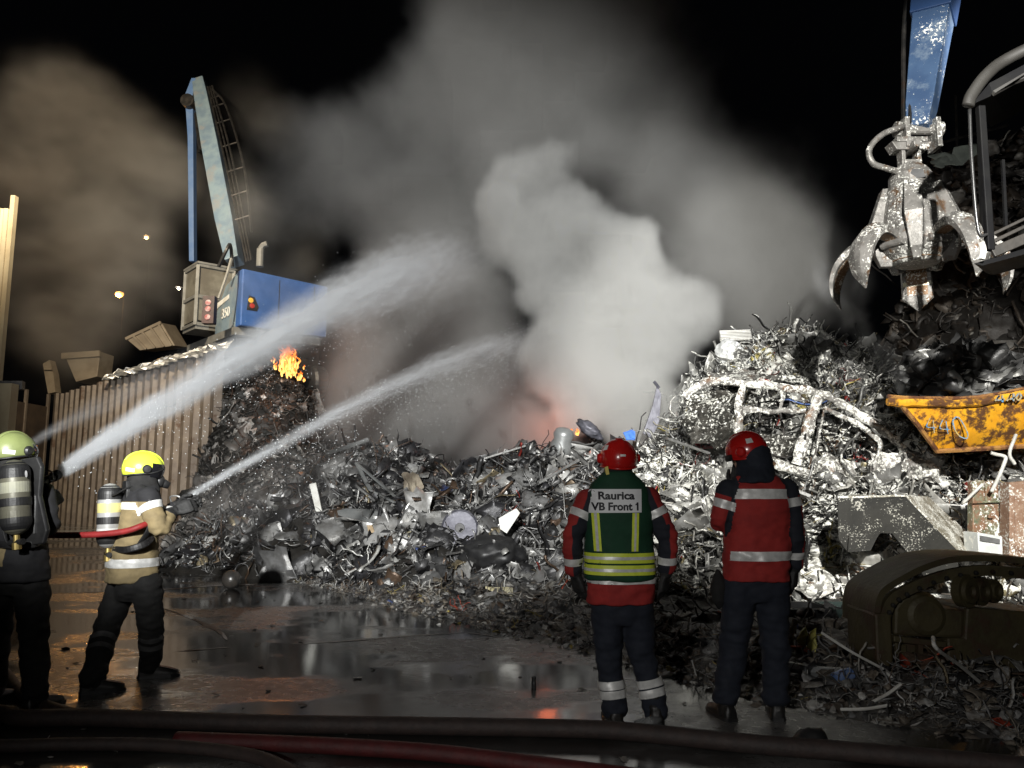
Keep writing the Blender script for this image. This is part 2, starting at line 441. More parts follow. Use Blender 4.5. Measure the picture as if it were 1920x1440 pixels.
def make_heap(name, mat, mounds, count, pal, label, sizes=(.1, .6), mix=None, big=0, bigpal=None, step=.13, keep=None, basecol=(.05, .047, .043)):
    H = Heap()
    x0 = min(m[0] - m[2] for m in mounds); x1 = max(m[0] + m[2] for m in mounds); y0 = min(m[1] - m[3] for m in mounds); y1 = max(m[1] + m[3] for m in mounds)
    nx = int((x1 - x0) / step) + 1; ny = int((y1 - y0) / step) + 1; vs = []
    for j in range(ny + 1):
        for i in range(nx + 1):
            x = x0 + i * step; y = y0 + j * step; h = heap_height(mounds, x, y)
            q = V((x, y, h)); vs.append((x + .09 * mnoise.noise(q * 5), y + .09 * mnoise.noise(q * 5 + V((9, 9, 9))), h - .05))
    fs = []
    for j in range(ny):
        for i in range(nx):
            a = j * (nx + 1) + i
            f = (a, a + 1, a + nx + 2, a + nx + 1)
            if any(vs[k][2] > .0 for k in f): fs.append(f)
    H.raw(np.array(vs, dtype=np.float32), fs, basecol)  # bed coloured dark to stand for shade in the gaps between pieces
    mix = mix or [('sheet', 4), ('shard', 4), ('strip', 3), ('tangle', 1.2), ('wire', .8), ('rod', 1.6), ('lump', .5), ('shell', 1.0), ('ring', .4)]
    kinds = [m[0] for m in mix]; wts = np.array([m[1] for m in mix], float); wts /= wts.sum(); done = 0; tries = 0
    while done < count + big and tries < count * 14:
        tries += 1
        mm = mounds[rng.integers(len(mounds))]
        x = rng.uniform(mm[0] - mm[2], mm[0] + mm[2]); y = rng.uniform(mm[1] - mm[3], mm[1] + mm[3] * .7)
        h = heap_height(mounds, x, y)
        if h < .04: continue
        # only slopes that the yard can see
        hn = heap_height(mounds, x, y + .5); 
        if hn < h - .25 and rng.random() < .75: continue
        if keep and not keep(x, y, h): continue
        k = kinds[rng.choice(len(kinds), p=wts)]
        s = sizes[0] * (sizes[1] / sizes[0]) ** (rng.random() ** 1.25)
        if k in ('wire', 'rod', 'strip', 'tangle'): s *= 1.6
        if k == 'lump': s *= .6
        col = pick(pal)
        if done < big: k = ('sheet', 'shell', 'sheet', 'shard')[rng.integers(4)]; s = rng.uniform(.4, .85); col = pick(bigpal or pal)
        # lie roughly on the slope, some stick out
        gx = (heap_height(mounds, x + .2, y) - heap_height(mounds, x - .2, y)) / .4; gy = (heap_height(mounds, x, y + .2) - hn * 0 - heap_height(mounds, x, y - .2)) / .4
        gx = max(-1.5, min(1.5, gx)); gy = max(-1.5, min(1.5, gy)); sp = .55
        til = (math.atan(gy) + rng.normal(0, sp), -math.atan(gx) + rng.normal(0, sp), rng.uniform(0, 6.28))
        E = Euler((0, 0, til[2])).to_matrix(); E = Euler((til[0], til[1], 0)).to_matrix() @ E
        H.piece(k, (x, y, h + rng.uniform(-.03, .1) * s + .02), s, col, E.to_euler())
        done += 1
    H.build(name, mat, label); return mounds


SCRAP = pm('scrap metal', (1, 1, 1), (.55, .54, .52), 7, (.22, .55), .45, .35, attr='Col')
SCRAPF = pm('foamed scrap metal', (1, 1, 1), (.5, .49, .46), 7, (.25, .6), .35, .35, attr='Col', foam=.20, foamscale=9, foamup=True)
BURNT = pm('burnt scrap', (1, 1, 1), (.5, .46, .42), 6, (.3, .7), .3, .4, attr='Col')

pal_mid = [(3.4, (.08, .08, .082)), (3.4, (.032, .032, .034)), (3, (.18, .18, .178)), (2.4, (.36, .36, .355)), (1.3, (.6, .6, .58)), (1, (.12, .08, .055)), (.3, (.3, .25, .16)), (.03, (.08, .12, .3)), (.03, (.35, .05, .04))]
pal_right = [(3, (.22, .22, .215)), (4, (.09, .09, .085)), (2.4, (.42, .42, .40)), (4, (.03, .03, .03)), (1.2, (.68, .67, .63)), (.8, (.3, .26, .15)), (.25, (.45, .38, .12)), (.12, (.4, .05, .04)), (.05, (.08, .15, .4)), (.6, (.2, .12, .07))]
pal_left = [(4, (.05, .05, .047)), (3, (.085, .08, .074)), (2, (.15, .14, .13)), (1, (.3, .29, .27)), (.6, (.5, .48, .45)), (.4, (.08, .05, .035))]
pal_back = [(4, (.08, .075, .07)), (3, (.14, .12, .1)), (1, (.28, .27, .25)), (.5, (.45, .44, .4))]

L1 = at(505, 720, 20)
make_heap('burning_scrap_heap', BURNT, [(L1.x, 20.5, 2.0, 3.0, 4.5, 2.6), (L1.x + .6, 18.6, 2.1, 2.6, 2.7, 2.0), (L1.x + 1.9, 18.3, 2.6, 2.6, 2.0, 1.8)], 5200, pal_left,
          'dark heap of shredded scrap burning at its top', (.06, .36), big=70)
MID = [(-2.6, 16.6, 3.6, 3.6, 2.25, 1.7), (.3, 15.6, 3.3, 3.6, 2.1, 1.8), (1.9, 14.6, 2.8, 3.2, 2.2, 1.7), (-.6, 14.2, 3.0, 2.4, 1.35, 1.6), (-4.6, 16.3, 2.6, 2.2, 1.2, 1.6)]
make_heap('grey_scrap_heap', SCRAP, MID, 9500, pal_mid, 'low heap of grey twisted scrap below the smoke', (.055, .5), big=150, bigpal=[(3, (.2, .2, .2)), (3, (.34, .34, .335)), (3, (.55, .55, .54)), (1, (.2, .15, .1)), (2, (.05, .05, .055))])
RIGHT = [(5.6, 15.6, 4.0, 5.0, 4.5, 2.0), (3.4, 13.6, 2.8, 3.3, 2.5, 1.8), (5.0, 12.6, 3.0, 2.9, 2.0, 1.8), (8.4, 13.2, 3.6, 3.6, 2.4, 2.0)]
make_heap('foamed_scrap_heap', SCRAPF, RIGHT, 9500, pal_right, 'tall scrap heap whitened by extinguishing foam', (.06, .5), big=190, bigpal=[(3, (.3, .3, .29)), (3, (.5, .5, .48)), (2, (.12, .12, .115)), (2, (.66, .65, .61))],
          mix=[('sheet', 2.6), ('shard', 3.2), ('strip', 4), ('tangle', 4), ('wire', 2), ('rod', 1.8), ('lump', .5), ('shell', .7), ('ring', .5)])
BACKM = [(18.5, 27, 7.5, 7.0, 12.5, 1.9), (14.0, 24, 4.0, 5, 5.4, 1.7)]
make_heap('dark_scrap_mound', BURNT, BACKM, 1500, pal_back, 'dark high mound of scrap behind the grab', (.25, 1.3), step=.3)
# dark heap behind the fence
make_heap('spoil_heap', BURNT, [(-16.2, 41, 8.5, 5, 6.8, 2.2), (-11.5, 33, 5.0, 4.5, 6.3, 2.4)], 700, pal_left, 'dark heap behind the fence', (.2, .9), step=.35)

# ---- litter between the heaps and the yard
LIT = Heap(); edge = [gp(*p) for p in ((300, 1010), (430, 1075), (600, 1100), (760, 1150), (960, 1192), (1250, 1272), (1480, 1330), (1700, 1372), (1990, 1412))]


def edge_y(x):
    for a, b in zip(edge, edge[1:]):
        if a.x <= x <= b.x: return a.y + (b.y - a.y) * (x - a.x) / (b.x - a.x)
    return 4.6 if x > edge[-1].x else 99
pal_lit = pal_mid + [(3, (.24, .21, .17)), (3, (.13, .11, .09)), (3, (.3, .29, .27)), (.2, (.5, .4, .1)), (.12, (.5, .08, .04)), (.8, (.5, .49, .45))]
for i in range(8000):
    x = rng.uniform(-9, 7.5); ye = edge_y(x)
    if ye > 90: continue
    y = ye + .02 + abs(rng.normal(0, 1)) * 1.7 * (1 if x > -2 else .6) + (rng.random() < .05) * rng.uniform(-.5, 0)
    if y > 17: continue
    d = max(0, y - ye); s = rng.uniform(.04, .13) + min(.28, .09 * d) * rng.random()
    if x > 1.2 and y < 10: s *= 1.25
    k = ['sheet', 'strip', 'tangle', 'shard', 'shard', 'lump'][rng.integers(6)]
    if k == 'lump': s *= .7
    if k == 'tangle': s *= 1.5
    H = .05 * min(1, d) + .3 * min(1, d / 2.6) * (.4 + .6 * abs(mnoise.noise(V((x, y, 3)))))
    LIT.piece(k, (x, y, .03 * s + rng.random() * H * (1 if x > -1.5 else .4)), s, pick(pal_lit), (rng.normal(0, .35), rng.normal(0, .35), rng.uniform(0, 6.28)))
# crumbs that drifted on to the concrete
for i in range(420):
    x = rng.uniform(-6, 5); y = rng.uniform(4.6, 13)
    LIT.piece(['lump', 'wire', 'strip', 'sheet'][rng.integers(4)], (x, y, .008), rng.uniform(.02, .075), pick(pal_left), (rng.normal(0, .2), rng.normal(0, .2), rng.uniform(0, 6.28)), (1, 1, .4))
# the dirt bed they lie in
nx, ny = 90, 60; vs = []; 
for j in range(ny + 1):
    for i in range(nx + 1):
        x = -7 + 15 * i / nx; ye = edge_y(x); ye = min(ye, 16); y = ye + 6.5 * (j / ny) ** 1.3
        q = V((x, y, 0)); d = y - ye
        vs.append((x, y + .25 * mnoise.noise(q * 1.7), max(-.03, min(.16, .07 * d) * (.7 + .9 * mnoise.noise(q * 3.3)) - .01)))
fs = [(j * (nx + 1) + i, j * (nx + 1) + i + 1, (j + 1) * (nx + 1) + i + 1, (j + 1) * (nx + 1) + i) for j in range(ny) for i in range(nx)]
LIT.raw(np.array(vs, dtype=np.float32), fs, (.15, .143, .135))
LIT.build('scrap_litter', pm('litter', (1, 1, 1), (.5, .48, .45), 16, (.35, .75), .12, .6, attr='Col', bscale=40), 'small scrap and dirt spilled in front of the heaps')

# ================================================================== fence, hoarding, lamps
FENCE = pm('sheet pile steel', (.20, .165, .13), (.13, .105, .085), 1.6, (.45, .75), .25, .25, c3=(.08, .045, .025), c3amt=.4, c3scale=1.2)
A0 = at(88, 975, 37); A1 = at(402, 1008, 24.6); A0.z = A1.z = 0
mb = MB(); T0 = at(88, 742, 37).z; T1 = at(392, 655, 24.6).z; dirv = (A1 - A0); Lf = dirv.length; dirv.normalize(); nrm = V((dirv.y, -dirv.x, 0))
if nrm.y > 0: nrm = -nrm
nrib = 24; prof = []
for k in range(nrib):
    o = k * Lf / nrib; wv = Lf / nrib
    prof += [(o, 0), (o + wv * .36, 0), (o + wv * .5, .2), (o + wv * .86, .2)]
prof.append((Lf, 0)); vs = []
for (s_, d) in prof:
    p = A0 + dirv * s_ + nrm * d; t = s_ / Lf; top = T0 + (T1 - T0) * t + .12 * mnoise.noise(V((s_ * .8, 0, 0)))
    for z in (0, top): vs += [p + V((0, 0, z)), p - nrm * .02 + V((0, 0, z))]
n_ = len(prof); fs = []
for k in range(n_ - 1):
    a = 4 * k; b = a + 4
    fs += [(a, b, b + 2, a + 2), (a + 3, b + 3, b + 1, a + 1), (a + 2, b + 2, b + 3, a + 3)]
mb.add(vs, fs); fe = mb.build('sheet_pile_fence', FENCE); fe.modifiers.new('e', 'EDGE_SPLIT')
tag(fe, 'tall ribbed brown sheet pile fence left of the burning heap', 'fence')
# torn silvery film and wire that hangs over the fence top
mb = MB()
for k in range(26):
    t = .45 + .55 * k / 25; p = A0 + dirv * Lf * t; p.z = T0 + (T1 - T0) * t + .05
    mb.sheet(p + nrm * .3 + V((-.3, 0, -.1)), p + nrm * .35 + V((.3, 0, -.15)), p + V((.3, 0, .12 + .1 * random.random())), p + V((-.3, 0, .15)), 3, 3, .12, 3, .01, k)
tag(mb.build('torn_film', STEEL), 'torn shiny film draped along the top of the ribbed fence', 'film')

HOARD = pm('ivory cladding', (.42, .36, .24), (.33, .27, .17), .8, (.5, .7), .1, .1, c3=(.25, .17, .09), c3amt=.28, c3scale=.9)
t = empty('cladded_wall', at(-60, 980, 20.5), None, None); t.location.z = 0
tag(t, 'tall ivory corrugated wall panel at the left edge of the yard', 'wall')
mb = MB(); P0 = at(-230, 400, 19.6); P1 = at(18, 400, 20.6); zt = at(10, 385, 20.3).z; zb = at(10, 720, 20.3).z; dv = (P1 - P0); dv.z = 0; L_ = dv.length; dv.normalize(); nn = V((dv.y, -dv.x, 0))
prof = []
for k in range(14):
    o = k * L_ / 14; wv = L_ / 14; prof += [(o, 0), (o + wv * .3, 0), (o + wv * .42, .06), (o + wv * .88, .06)]
prof.append((L_, 0)); vs = []
for s_, d in prof:
    p = V((P0.x, P0.y, 0)) + dv * s_ + nn * d
    for z in (zb, zt): vs += [p + V((0, 0, z)), p - nn * .12 + V((0, 0, z))]
fs = []
for k in range(len(prof) - 1):
    a = 4 * k; b = a + 4; fs += [(a, b, b + 2, a + 2), (a + 3, b + 3, b + 1, a + 1), (a + 2, b + 2, b + 3, a + 3), (a, a + 1, b + 1, b)]
k = 4 * (len(prof) - 1); fs.append((k, k + 1, k + 3, k + 2)); mb.add(vs, fs)
mb.build('cladding', HOARD, t)
mb = MB(); pe = V((P1.x, P1.y, 0)); mb.box(pe + V((.06, .06, (zt + zb) / 2 + .2)), (.12, .16, zt - zb + .4)); mb.build('edge_trim', HOARD, t)
mb = MB(); q = at(3, 800, 20.2); mb.box((q.x, q.y + .1, zb / 2), (.4, .3, zb)); mb.build('column', HOARD, t)
mb = MB(); mb.bar(at(-220, 722, 19.6) + V((0, .1, 0)), at(40, 722, 20.6) + V((0, .1, 0)), .3, .22); mb.build('beam', DARKM, t)
# dark mesh gate between wall and fence
t = empty('yard_gate', at(50, 980, 33), 'dark closed steel gate between the ivory wall and the ribbed fence', 'gate'); t.location.z = 0
g0 = at(-5, 850, 33); g1 = at(84, 850, 36.5); gz = at(50, 752, 34).z
mb = MB(); mb.add([(g0.x, g0.y, 0), (g1.x, g1.y, 0), (g1.x, g1.y, gz), (g0.x, g0.y, gz), (g0.x, g0.y + .08, 0), (g1.x, g1.y + .08, 0), (g1.x, g1.y + .08, gz), (g0.x, g0.y + .08, gz)],
                  [(0, 1, 2, 3), (7, 6, 5, 4), (3, 2, 6, 7), (0, 3, 7, 4), (1, 5, 6, 2)]); mb.build('leaf', pm('gate brown', (.07, .05, .035), (.045, .033, .025), 2, (.5, .8)), t)
for q in (0, .5, 1):
    mb = MB(); p = V((g0.x, g0.y - .06, 0)).lerp(V((g1.x, g1.y - .06, 0)), q); mb.box((p.x, p.y, gz / 2 + .3), (.12, .12, gz + .6)); mb.build('post', FENCE, t)


def lamp(name, px, py, Y, label, strength, r, col):
    p = at(px, py, Y); t = empty(name, (p.x, p.y + .6, 0), label, 'lamp', group=None)
    mb = MB(); mb.tube([(p.x, p.y + .6, 0), (p.x, p.y + .6, p.z + .2)], [.05, .03], 6); mb.tube([(p.x, p.y + .6, p.z + .2), (p.x, p.y - .2, p.z + .3)], .04, 6); mb.build('pole', pm('matt black', (.004, .004, .004), rough=(.9, 1), spec=0), t)
    mb = MB(); mb.lathe([(.02, .16), (.22, .12), (.3, 0), (.28, -.02)], Matrix.Translation(p + V((0, 0, .1)))); mb.build('head', DARKM, t)
    mb = MB(); mb.lathe([(.001, -r), (r * .8, -r * .6), (r, 0), (r * .8, r * .5), (.001, r * .6)], Matrix.Translation(p)); mb.build('bulb', pm('lit bulb %d' % px, (1, .8, .5), emit=(col, strength)), t, smooth=True)
    light(name + '_glow', 'POINT', p + V((0, -.3, -.3)), None, 1100 if px == 224 else 400, col, .2)


lamp('street_lamp', 224, 551, 52, 'larger glowing orange lamp, left of the blue machine', 3.2, .28, (1, .42, .09))
lamp('street_lamp', 275, 445, 60, 'smaller pale lamp high above the orange one', 3, .18, (1, .6, .24))
lamp('street_lamp', 335, 541, 62, 'tiny dim lamp close beside the blue machine cab', 3, .13, (1, .9, .75))
# ================================================================== burnt car shell
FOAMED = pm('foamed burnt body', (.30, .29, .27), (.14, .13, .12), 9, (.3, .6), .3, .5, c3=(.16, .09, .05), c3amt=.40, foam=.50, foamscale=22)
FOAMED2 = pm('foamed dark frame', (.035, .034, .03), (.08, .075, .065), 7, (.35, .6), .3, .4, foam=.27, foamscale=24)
Yc = 11.5
t = empty('car_wreck', at(1500, 900, Yc), 'burnt out car shell white with foam, lying on the scrap heap', 'car')


def bars(pts, Y, w_, n=5, jit=.03):
    P = smooth_path([at(*p, Y) for p in pts], n)
    P = [p + V((mnoise.noise(p * 5), mnoise.noise(p * 5 + V((4, 4, 4))), mnoise.noise(p * 5 + V((8, 1, 3))))) * jit for p in P]
    rr = [(w_ * .55 * (1 + .5 * mnoise.noise(p * 9)), w_ * 1.1 * (1 + .6 * mnoise.noise(p * 8))) for p in P]
    return P, rr


roof = [(1285, 748), (1300, 730), (1340, 716), (1400, 720), (1470, 727), (1540, 739), (1600, 768), (1655, 806), (1694, 842)]
for nm, pts, wd in (('roof_rail', roof, .055), ('pillar', [(1534, 742), (1516, 800), (1505, 830), (1494, 872)], .075), ('pillar', [(1396, 726), (1384, 760), (1386, 800), (1375, 838)], .06),
                    ('window_bar', [(1386, 766), (1440, 771), (1510, 770)], .035), ('door_frame', [(1546, 764), (1600, 790), (1648, 826), (1640, 880), (1622, 918)], .032),
                    ('sill', [(1430, 858), (1490, 882), (1560, 897), (1630, 910), (1695, 928)], .075), ('pillar', [(1692, 842), (1702, 880), (1700, 928)], .05), ('window_bar', [(1462, 727), (1466, 748), (1462, 768)], .02),
                    ('door_frame', [(1546, 764), (1536, 820), (1528, 868), (1560, 884), (1622, 916)], .024)):
    mb = MB(); P, rr = bars(pts, Yc, wd); mb.tube(P, rr, 8); mb.build(nm, FOAMED, t)
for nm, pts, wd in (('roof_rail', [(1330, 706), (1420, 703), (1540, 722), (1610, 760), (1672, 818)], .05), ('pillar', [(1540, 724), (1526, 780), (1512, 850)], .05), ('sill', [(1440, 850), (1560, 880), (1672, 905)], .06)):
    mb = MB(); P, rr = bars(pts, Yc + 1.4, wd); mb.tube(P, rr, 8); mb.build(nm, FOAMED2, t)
mb = MB()
for a, b in (((1300, 730), (1330, 706)), ((1400, 720), (1420, 703)), ((1540, 739), (1540, 722))):
    mb.tube([at(*a, Yc), at(*a, Yc).lerp(at(*b, Yc + 1.4), .5) + V((0, 0, -.06)), at(*b, Yc + 1.4)], .035, 6)
mb.build('roof_bow', FOAMED, t)
mb = MB(); mb.sheet(at(1302, 726, Yc), at(1400, 717, Yc), at(1420, 701, Yc + 1.4), at(1330, 704, Yc + 1.4), 10, 8, .09, 3, .01, 3, .5); mb.build('roof', FOAMED, t)
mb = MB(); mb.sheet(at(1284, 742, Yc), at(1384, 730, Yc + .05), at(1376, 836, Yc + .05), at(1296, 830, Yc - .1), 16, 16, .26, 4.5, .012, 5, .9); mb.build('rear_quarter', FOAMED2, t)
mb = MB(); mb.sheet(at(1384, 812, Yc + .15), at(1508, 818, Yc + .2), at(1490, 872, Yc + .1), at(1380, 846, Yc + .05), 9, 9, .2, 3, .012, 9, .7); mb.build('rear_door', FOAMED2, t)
mb = MB(); mb.sheet(at(1634, 850, Yc + .05), at(1700, 846, Yc), at(1706, 930, Yc), at(1622, 914, Yc), 8, 8, .10, 3.4, .012, 12, .5); mb.build('front_wing', FOAMED, t)
for k, (px, py) in enumerate(((1555, 815), (1448, 800))):   # seat frames inside
    mb = MB(); c = at(px, py, Yc + .6)
    for dx in (-.18, .18): mb.tube(smooth_path([c + V((dx, 0, -.45)), c + V((dx, .05, 0)), c + V((dx * .8, .12, .4))], 5), .022, 6)
    for dz in np.linspace(-.4, .38, 7): mb.tube([c + V((-.18, .02, dz)), c + V((0, -.03, dz + .02)), c + V((.18, .02, dz))], .012, 5)
    mb.sheet(c + V((-.2, -.05, -.45)), c + V((.2, -.05, -.45)), c + V((.2, -.5, -.5)), c + V((-.2, -.5, -.5)), 4, 4, .06, 5, .02, k)
    mb.build('seat_frame', DARKM, t)
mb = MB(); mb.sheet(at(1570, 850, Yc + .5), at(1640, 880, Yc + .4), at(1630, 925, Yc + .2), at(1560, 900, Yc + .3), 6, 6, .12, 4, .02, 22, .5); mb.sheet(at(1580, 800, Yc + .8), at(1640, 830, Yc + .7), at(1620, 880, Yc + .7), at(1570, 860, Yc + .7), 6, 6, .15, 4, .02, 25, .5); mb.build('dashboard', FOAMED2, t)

mb = MB(); mb.sheet(at(1540, 848, Yc - .05), at(1600, 862, Yc - .1), at(1612, 918, Yc - .15), at(1530, 886, Yc - .12), 10, 8, .16, 4, .01, 41, .9); mb.build('front_door', FOAMED, t)
mb = MB(); mb.sheet(at(1690, 838, Yc), at(1760, 872, Yc - .1), at(1752, 905, Yc - .1), at(1698, 900, Yc), 10, 8, .12, 4, .01, 44, .6); mb.build('bonnet', FOAMED, t)
# ================================================================== yellow skip
YEL = pm('chipped yellow paint', (.80, .40, .02), (.70, .31, .015), 3, (.35, .6), 0, .35, c3=(.10, .045, .02), c3amt=.50, c3scale=4.5)
Ys = 10.4
t = empty('skip_container', at(1830, 840, Ys), 'battered yellow steel skip with blue painted digits, filled with scrap', 'skip')
top = [(1664, 748), (1700, 751), (1760, 752), (1815, 751), (1870, 744), (1925, 733), (1990, 722)]
low = [(1703, 762), (1722, 792), (1745, 822), (1758, 846), (1810, 842), (1860, 838), (1925, 834), (1990, 830)]
mb = MB(); nu = 26; nv = 8; fr = []


def lerp_pl(pl, u):
    x = u * (len(pl) - 1); i = min(int(x), len(pl) - 2); f = x - i
    return (pl[i][0] + (pl[i + 1][0] - pl[i][0]) * f, pl[i][1] + (pl[i + 1][1] - pl[i][1]) * f)


tl = [(1690, 758), (1760, 760), (1815, 759), (1870, 752), (1925, 742), (1990, 732)]
bl = [(1756, 845), (1800, 843), (1845, 840), (1890, 837), (1925, 834), (1990, 830)]
for j in range(nv + 1):
    for i in range(nu + 1):
        a = at(*lerp_pl(tl, i / nu), Ys); b = at(*lerp_pl(bl, i / nu), Ys + .35)
        p = a.lerp(b, j / nv); p += V((0, -.06 * math.sin(math.pi * j / nv) + .035 * mnoise.noise(p * 4) + .02 * mnoise.noise(p * 9), 0)); fr.append(p)
W = nu + 1; n_ = len(fr); back = [p + V((0, .05, 0)) for p in fr]; fs = []
for j in range(nv):
    for i in range(nu):
        a = j * W + i; fs += [(a, a + W, a + W + 1, a + 1), (n_ + a, n_ + a + 1, n_ + a + W + 1, n_ + a + W)]
mb.add(fr + back, fs)
mb.build('side_panel', YEL, t, smooth=True)
# sloping end, floor and far side give it depth
mb = MB(); mb.sheet(at(1690, 758, Ys), at(1690, 752, Ys + 1.5), at(1768, 826, Ys + 1.3), at(1757, 845, Ys + .35), 6, 6, .03, 3, .04, 2); mb.build('end_panel', YEL, t)
mb = MB(); mb.sheet(at(1757, 845, Ys + .35), at(1768, 826, Ys + 1.3), at(1990, 812, Ys + 1.3), at(1990, 830, Ys + .35), 6, 6, .02, 3, .04, 3)
mb.sheet(at(1690, 752, Ys + 1.5), at(1990, 722, Ys + 1.5), at(1990, 812, Ys + 1.3), at(1768, 826, Ys + 1.3), 6, 6, .02, 3, .04, 3); mb.build('far_side', YEL, t)
RUSTY = pm('rusted yellow rim', (.42, .22, .06), (.30, .14, .05), 8, (.4, .7), .1, .4, c3=(.12, .05, .025), c3amt=.5, c3scale=7)
mb = MB(); P = smooth_path([at(px, py + 4, Ys - .04) for px, py in top], 6)
P = [p + V((0, 0, .02 * mnoise.noise(p * 6))) for p in P]; mb.tube(P, [(.05, .06)] * len(P), 8); mb.build('rim', YEL, t)
mb = MB(); P = smooth_path([at(px, py - 5, Ys - .05) for px, py in top], 6); mb.tube(P, .03, 6)
mb.tube([at(1690, 760, Ys - .03), at(1722, 798, Ys + .1), at(1758, 847, Ys + .3)], .035, 6); mb.tube([at(1756, 846, Ys + .3), at(1850, 841, Ys + .28), at(1990, 832, Ys + .3)], .035, 6); mb.build('edge_bead', RUSTY, t)
PBLUE = pm('blue marker paint', (.06, .25, .48), (.45, .32, .10), 16, (.5, .7))


def stroke(mb, pts, Y, w_, off=0):
    P = smooth_path([at(px, py, Y) for px, py in pts], 6)
    vs = []
    for i, p in enumerate(P):
        d = (P[min(i + 1, len(P) - 1)] - P[max(i - 1, 0)]).normalized(); s_ = d.cross(V((0, -1, 0))).normalized() * w_ * (.7 + .5 * abs(mnoise.noise(p * 12)))
        vs += [p + s_, p - s_, p + s_ + V((0, .012, 0)), p - s_ + V((0, .012, 0))]
    fs = []
    for i in range(len(P) - 1):
        a = 4 * i; b = a + 4; fs += [(a, a + 1, b + 1, b), (a + 2, b + 2, b + 3, a + 3), (a, b, b + 2, a + 2), (a + 1, a + 3, b + 3, b + 1)]
    mb.add(vs, fs)


mb = MB()
for pl in ([(1866, 752), (1874, 742), (1870, 750), (1884, 748)], [(1880, 740), (1880, 754)], [(1888, 752), (1896, 739), (1892, 748), (1904, 745)], [(1901, 737), (1901, 752)], [(1908, 740), (1906, 746), (1910, 750), (1915, 744), (1912, 737), (1908, 740)]):
    stroke(mb, pl, Ys - .115, .013)
mb.build('digits', PBLUE, t)
mb = MB()
for pl in ([(1792, 782), (1787, 790), (1791, 806), (1800, 818), (1812, 822), (1815, 814), (1808, 798), (1799, 784), (1792, 782)], [(1744, 784), (1738, 800), (1756, 801)], [(1750, 788), (1752, 812)], [(1768, 786), (1763, 803), (1781, 805)], [(1774, 790), (1778, 814)]):
    stroke(mb, pl, Ys + .0, .006 if pl[0][0] < 1790 else .010)
mb.build('digits', PBLUE, t)
# scrap heaped in the skip
H = Heap(); pal_skip = [(4, (.08, .08, .08)), (3, (.16, .16, .16)), (2, (.3, .3, .29)), (1, (.45, .45, .43))]
for i in range(420):
    u = rng.random(); px = 1700 + 300 * u; d = rng.random(); hh = rng.random() ** .8
    p = at(px, 750 - 95 * hh * (.45 + .55 * math.sin(math.pi * min(1, .25 + u * .8))), Ys + .3 + 1.3 * d)
    H.piece(['sheet', 'sheet', 'shell', 'strip', 'lump', 'rod'][rng.integers(6)], p, rng.uniform(.2, .62), pick(pal_skip))
H.build('skip_scrap', SCRAP, 'dark scrap heaped up inside the yellow skip')

# ================================================================== single scrap pieces one can point at
def single(name, label, cat, mb, mat, group=None, **k):
    return tag(mb.build(name, mat, **k), label, cat, group)


PANEL_DIM = pm('shaded foamed panel', (.012, .0118, .0095), (.022, .021, .017), 3, (.5, .75), .1, .25, foam=.13, foamscale=48, foamcol=(.4, .39, .34))  # front face coloured dark to stand for its unlit side
Yp = 9.3
t = empty('steel_cabinet', at(1690, 1080, Yp), 'dark box sided steel panel with a notch, speckled with foam, below the car shell', 'panel')
poly = [(1570, 934), (1697, 932), (1795, 1032), (1800, 1088), (1738, 1088), (1690, 1022), (1672, 1001), (1650, 1000), (1630, 1030), (1588, 1034), (1572, 1012)]
mb = MB(); mb.prism([at(px, py, Yp) + V((0, (1088 - py) / 155 * -.02, 0)) for px, py in poly], (0, .03, 0)); mb.build('front_panel', PANEL_DIM, t, bevel=.008)
PANEL_LIT = pm('lit foamed panel face', (.34, .32, .26), (.2, .18, .13), 6, (.4, .65), .15, .3, foam=.45, foamscale=44)  # paler copy for the faces that catch the light, with more foam
mb = MB(); mb.sheet(at(1697, 931, Yp), at(1740, 934, Yp + .75), at(1862, 1046, Yp + .75), at(1797, 1033, Yp), 8, 10, .012, 6, .02, 4); mb.build('side_panel', PANEL_LIT, t)
mb = MB(); mb.sheet(at(1571, 933, Yp), at(1600, 930, Yp + .7), at(1740, 933, Yp + .75), at(1697, 931, Yp), 6, 6, .01, 6, .02, 5); mb.build('top_flange', PANEL_LIT, t)
mb = MB(); mb.prism([at(px, py, Yp - .05) for px, py in ((1592, 1004), (1648, 1001), (1632, 1033), (1590, 1035))], (0, .02, 0)); mb.build('flap', PANEL_DIM, t)

GREENP = pm('faded green rusty steel', (.10, .12, .07), (.2, .2, .13), 6, (.4, .7), .2, .4, c3=(.22, .12, .07), c3amt=.5, c3scale=5, foam=.24, foamscale=34)
RUSTP = pm('rusty foamed plate', (.24, .14, .09), (.34, .23, .16), 8, (.4, .7), .15, .4, c3=(.12, .06, .035), c3amt=.4, foam=.28, foamscale=36)
mb = MB(); Y = 9.6
for a, b in ((1824, 1846), (1848, 1872)): mb.prism([at(a, 903, Y), at(b, 900, Y), at(b + 4, 1048, Y), at(a, 1048, Y)], (0, .12, 0))
mb.bar(at(1822, 942, Y - .03), at(1874, 940, Y - .03), .05, .03); mb.bar(at(1852, 968, Y - .04), at(1862, 968, Y - .04), .04, .05)
single('steel_post', 'upright greenish rusty steel post with crossbars right of the notched panel', 'post', mb, GREENP, bevel=.01)
mb = MB(); mb.prism([at(1893, 905, Y), at(1990, 896, Y), at(1990, 1060, Y), at(1893, 1052, Y)], (0, .2, 0)); mb.prism([at(1904, 918, Y - .02), at(1984, 912, Y - .02), at(1984, 1048, Y - .02), at(1904, 1044, Y - .02)], (0, .015, 0))
single('rusty_plate', 'brown rusty steel plate with raised inner field at the right edge', 'plate', mb, RUSTP, bevel=.012)
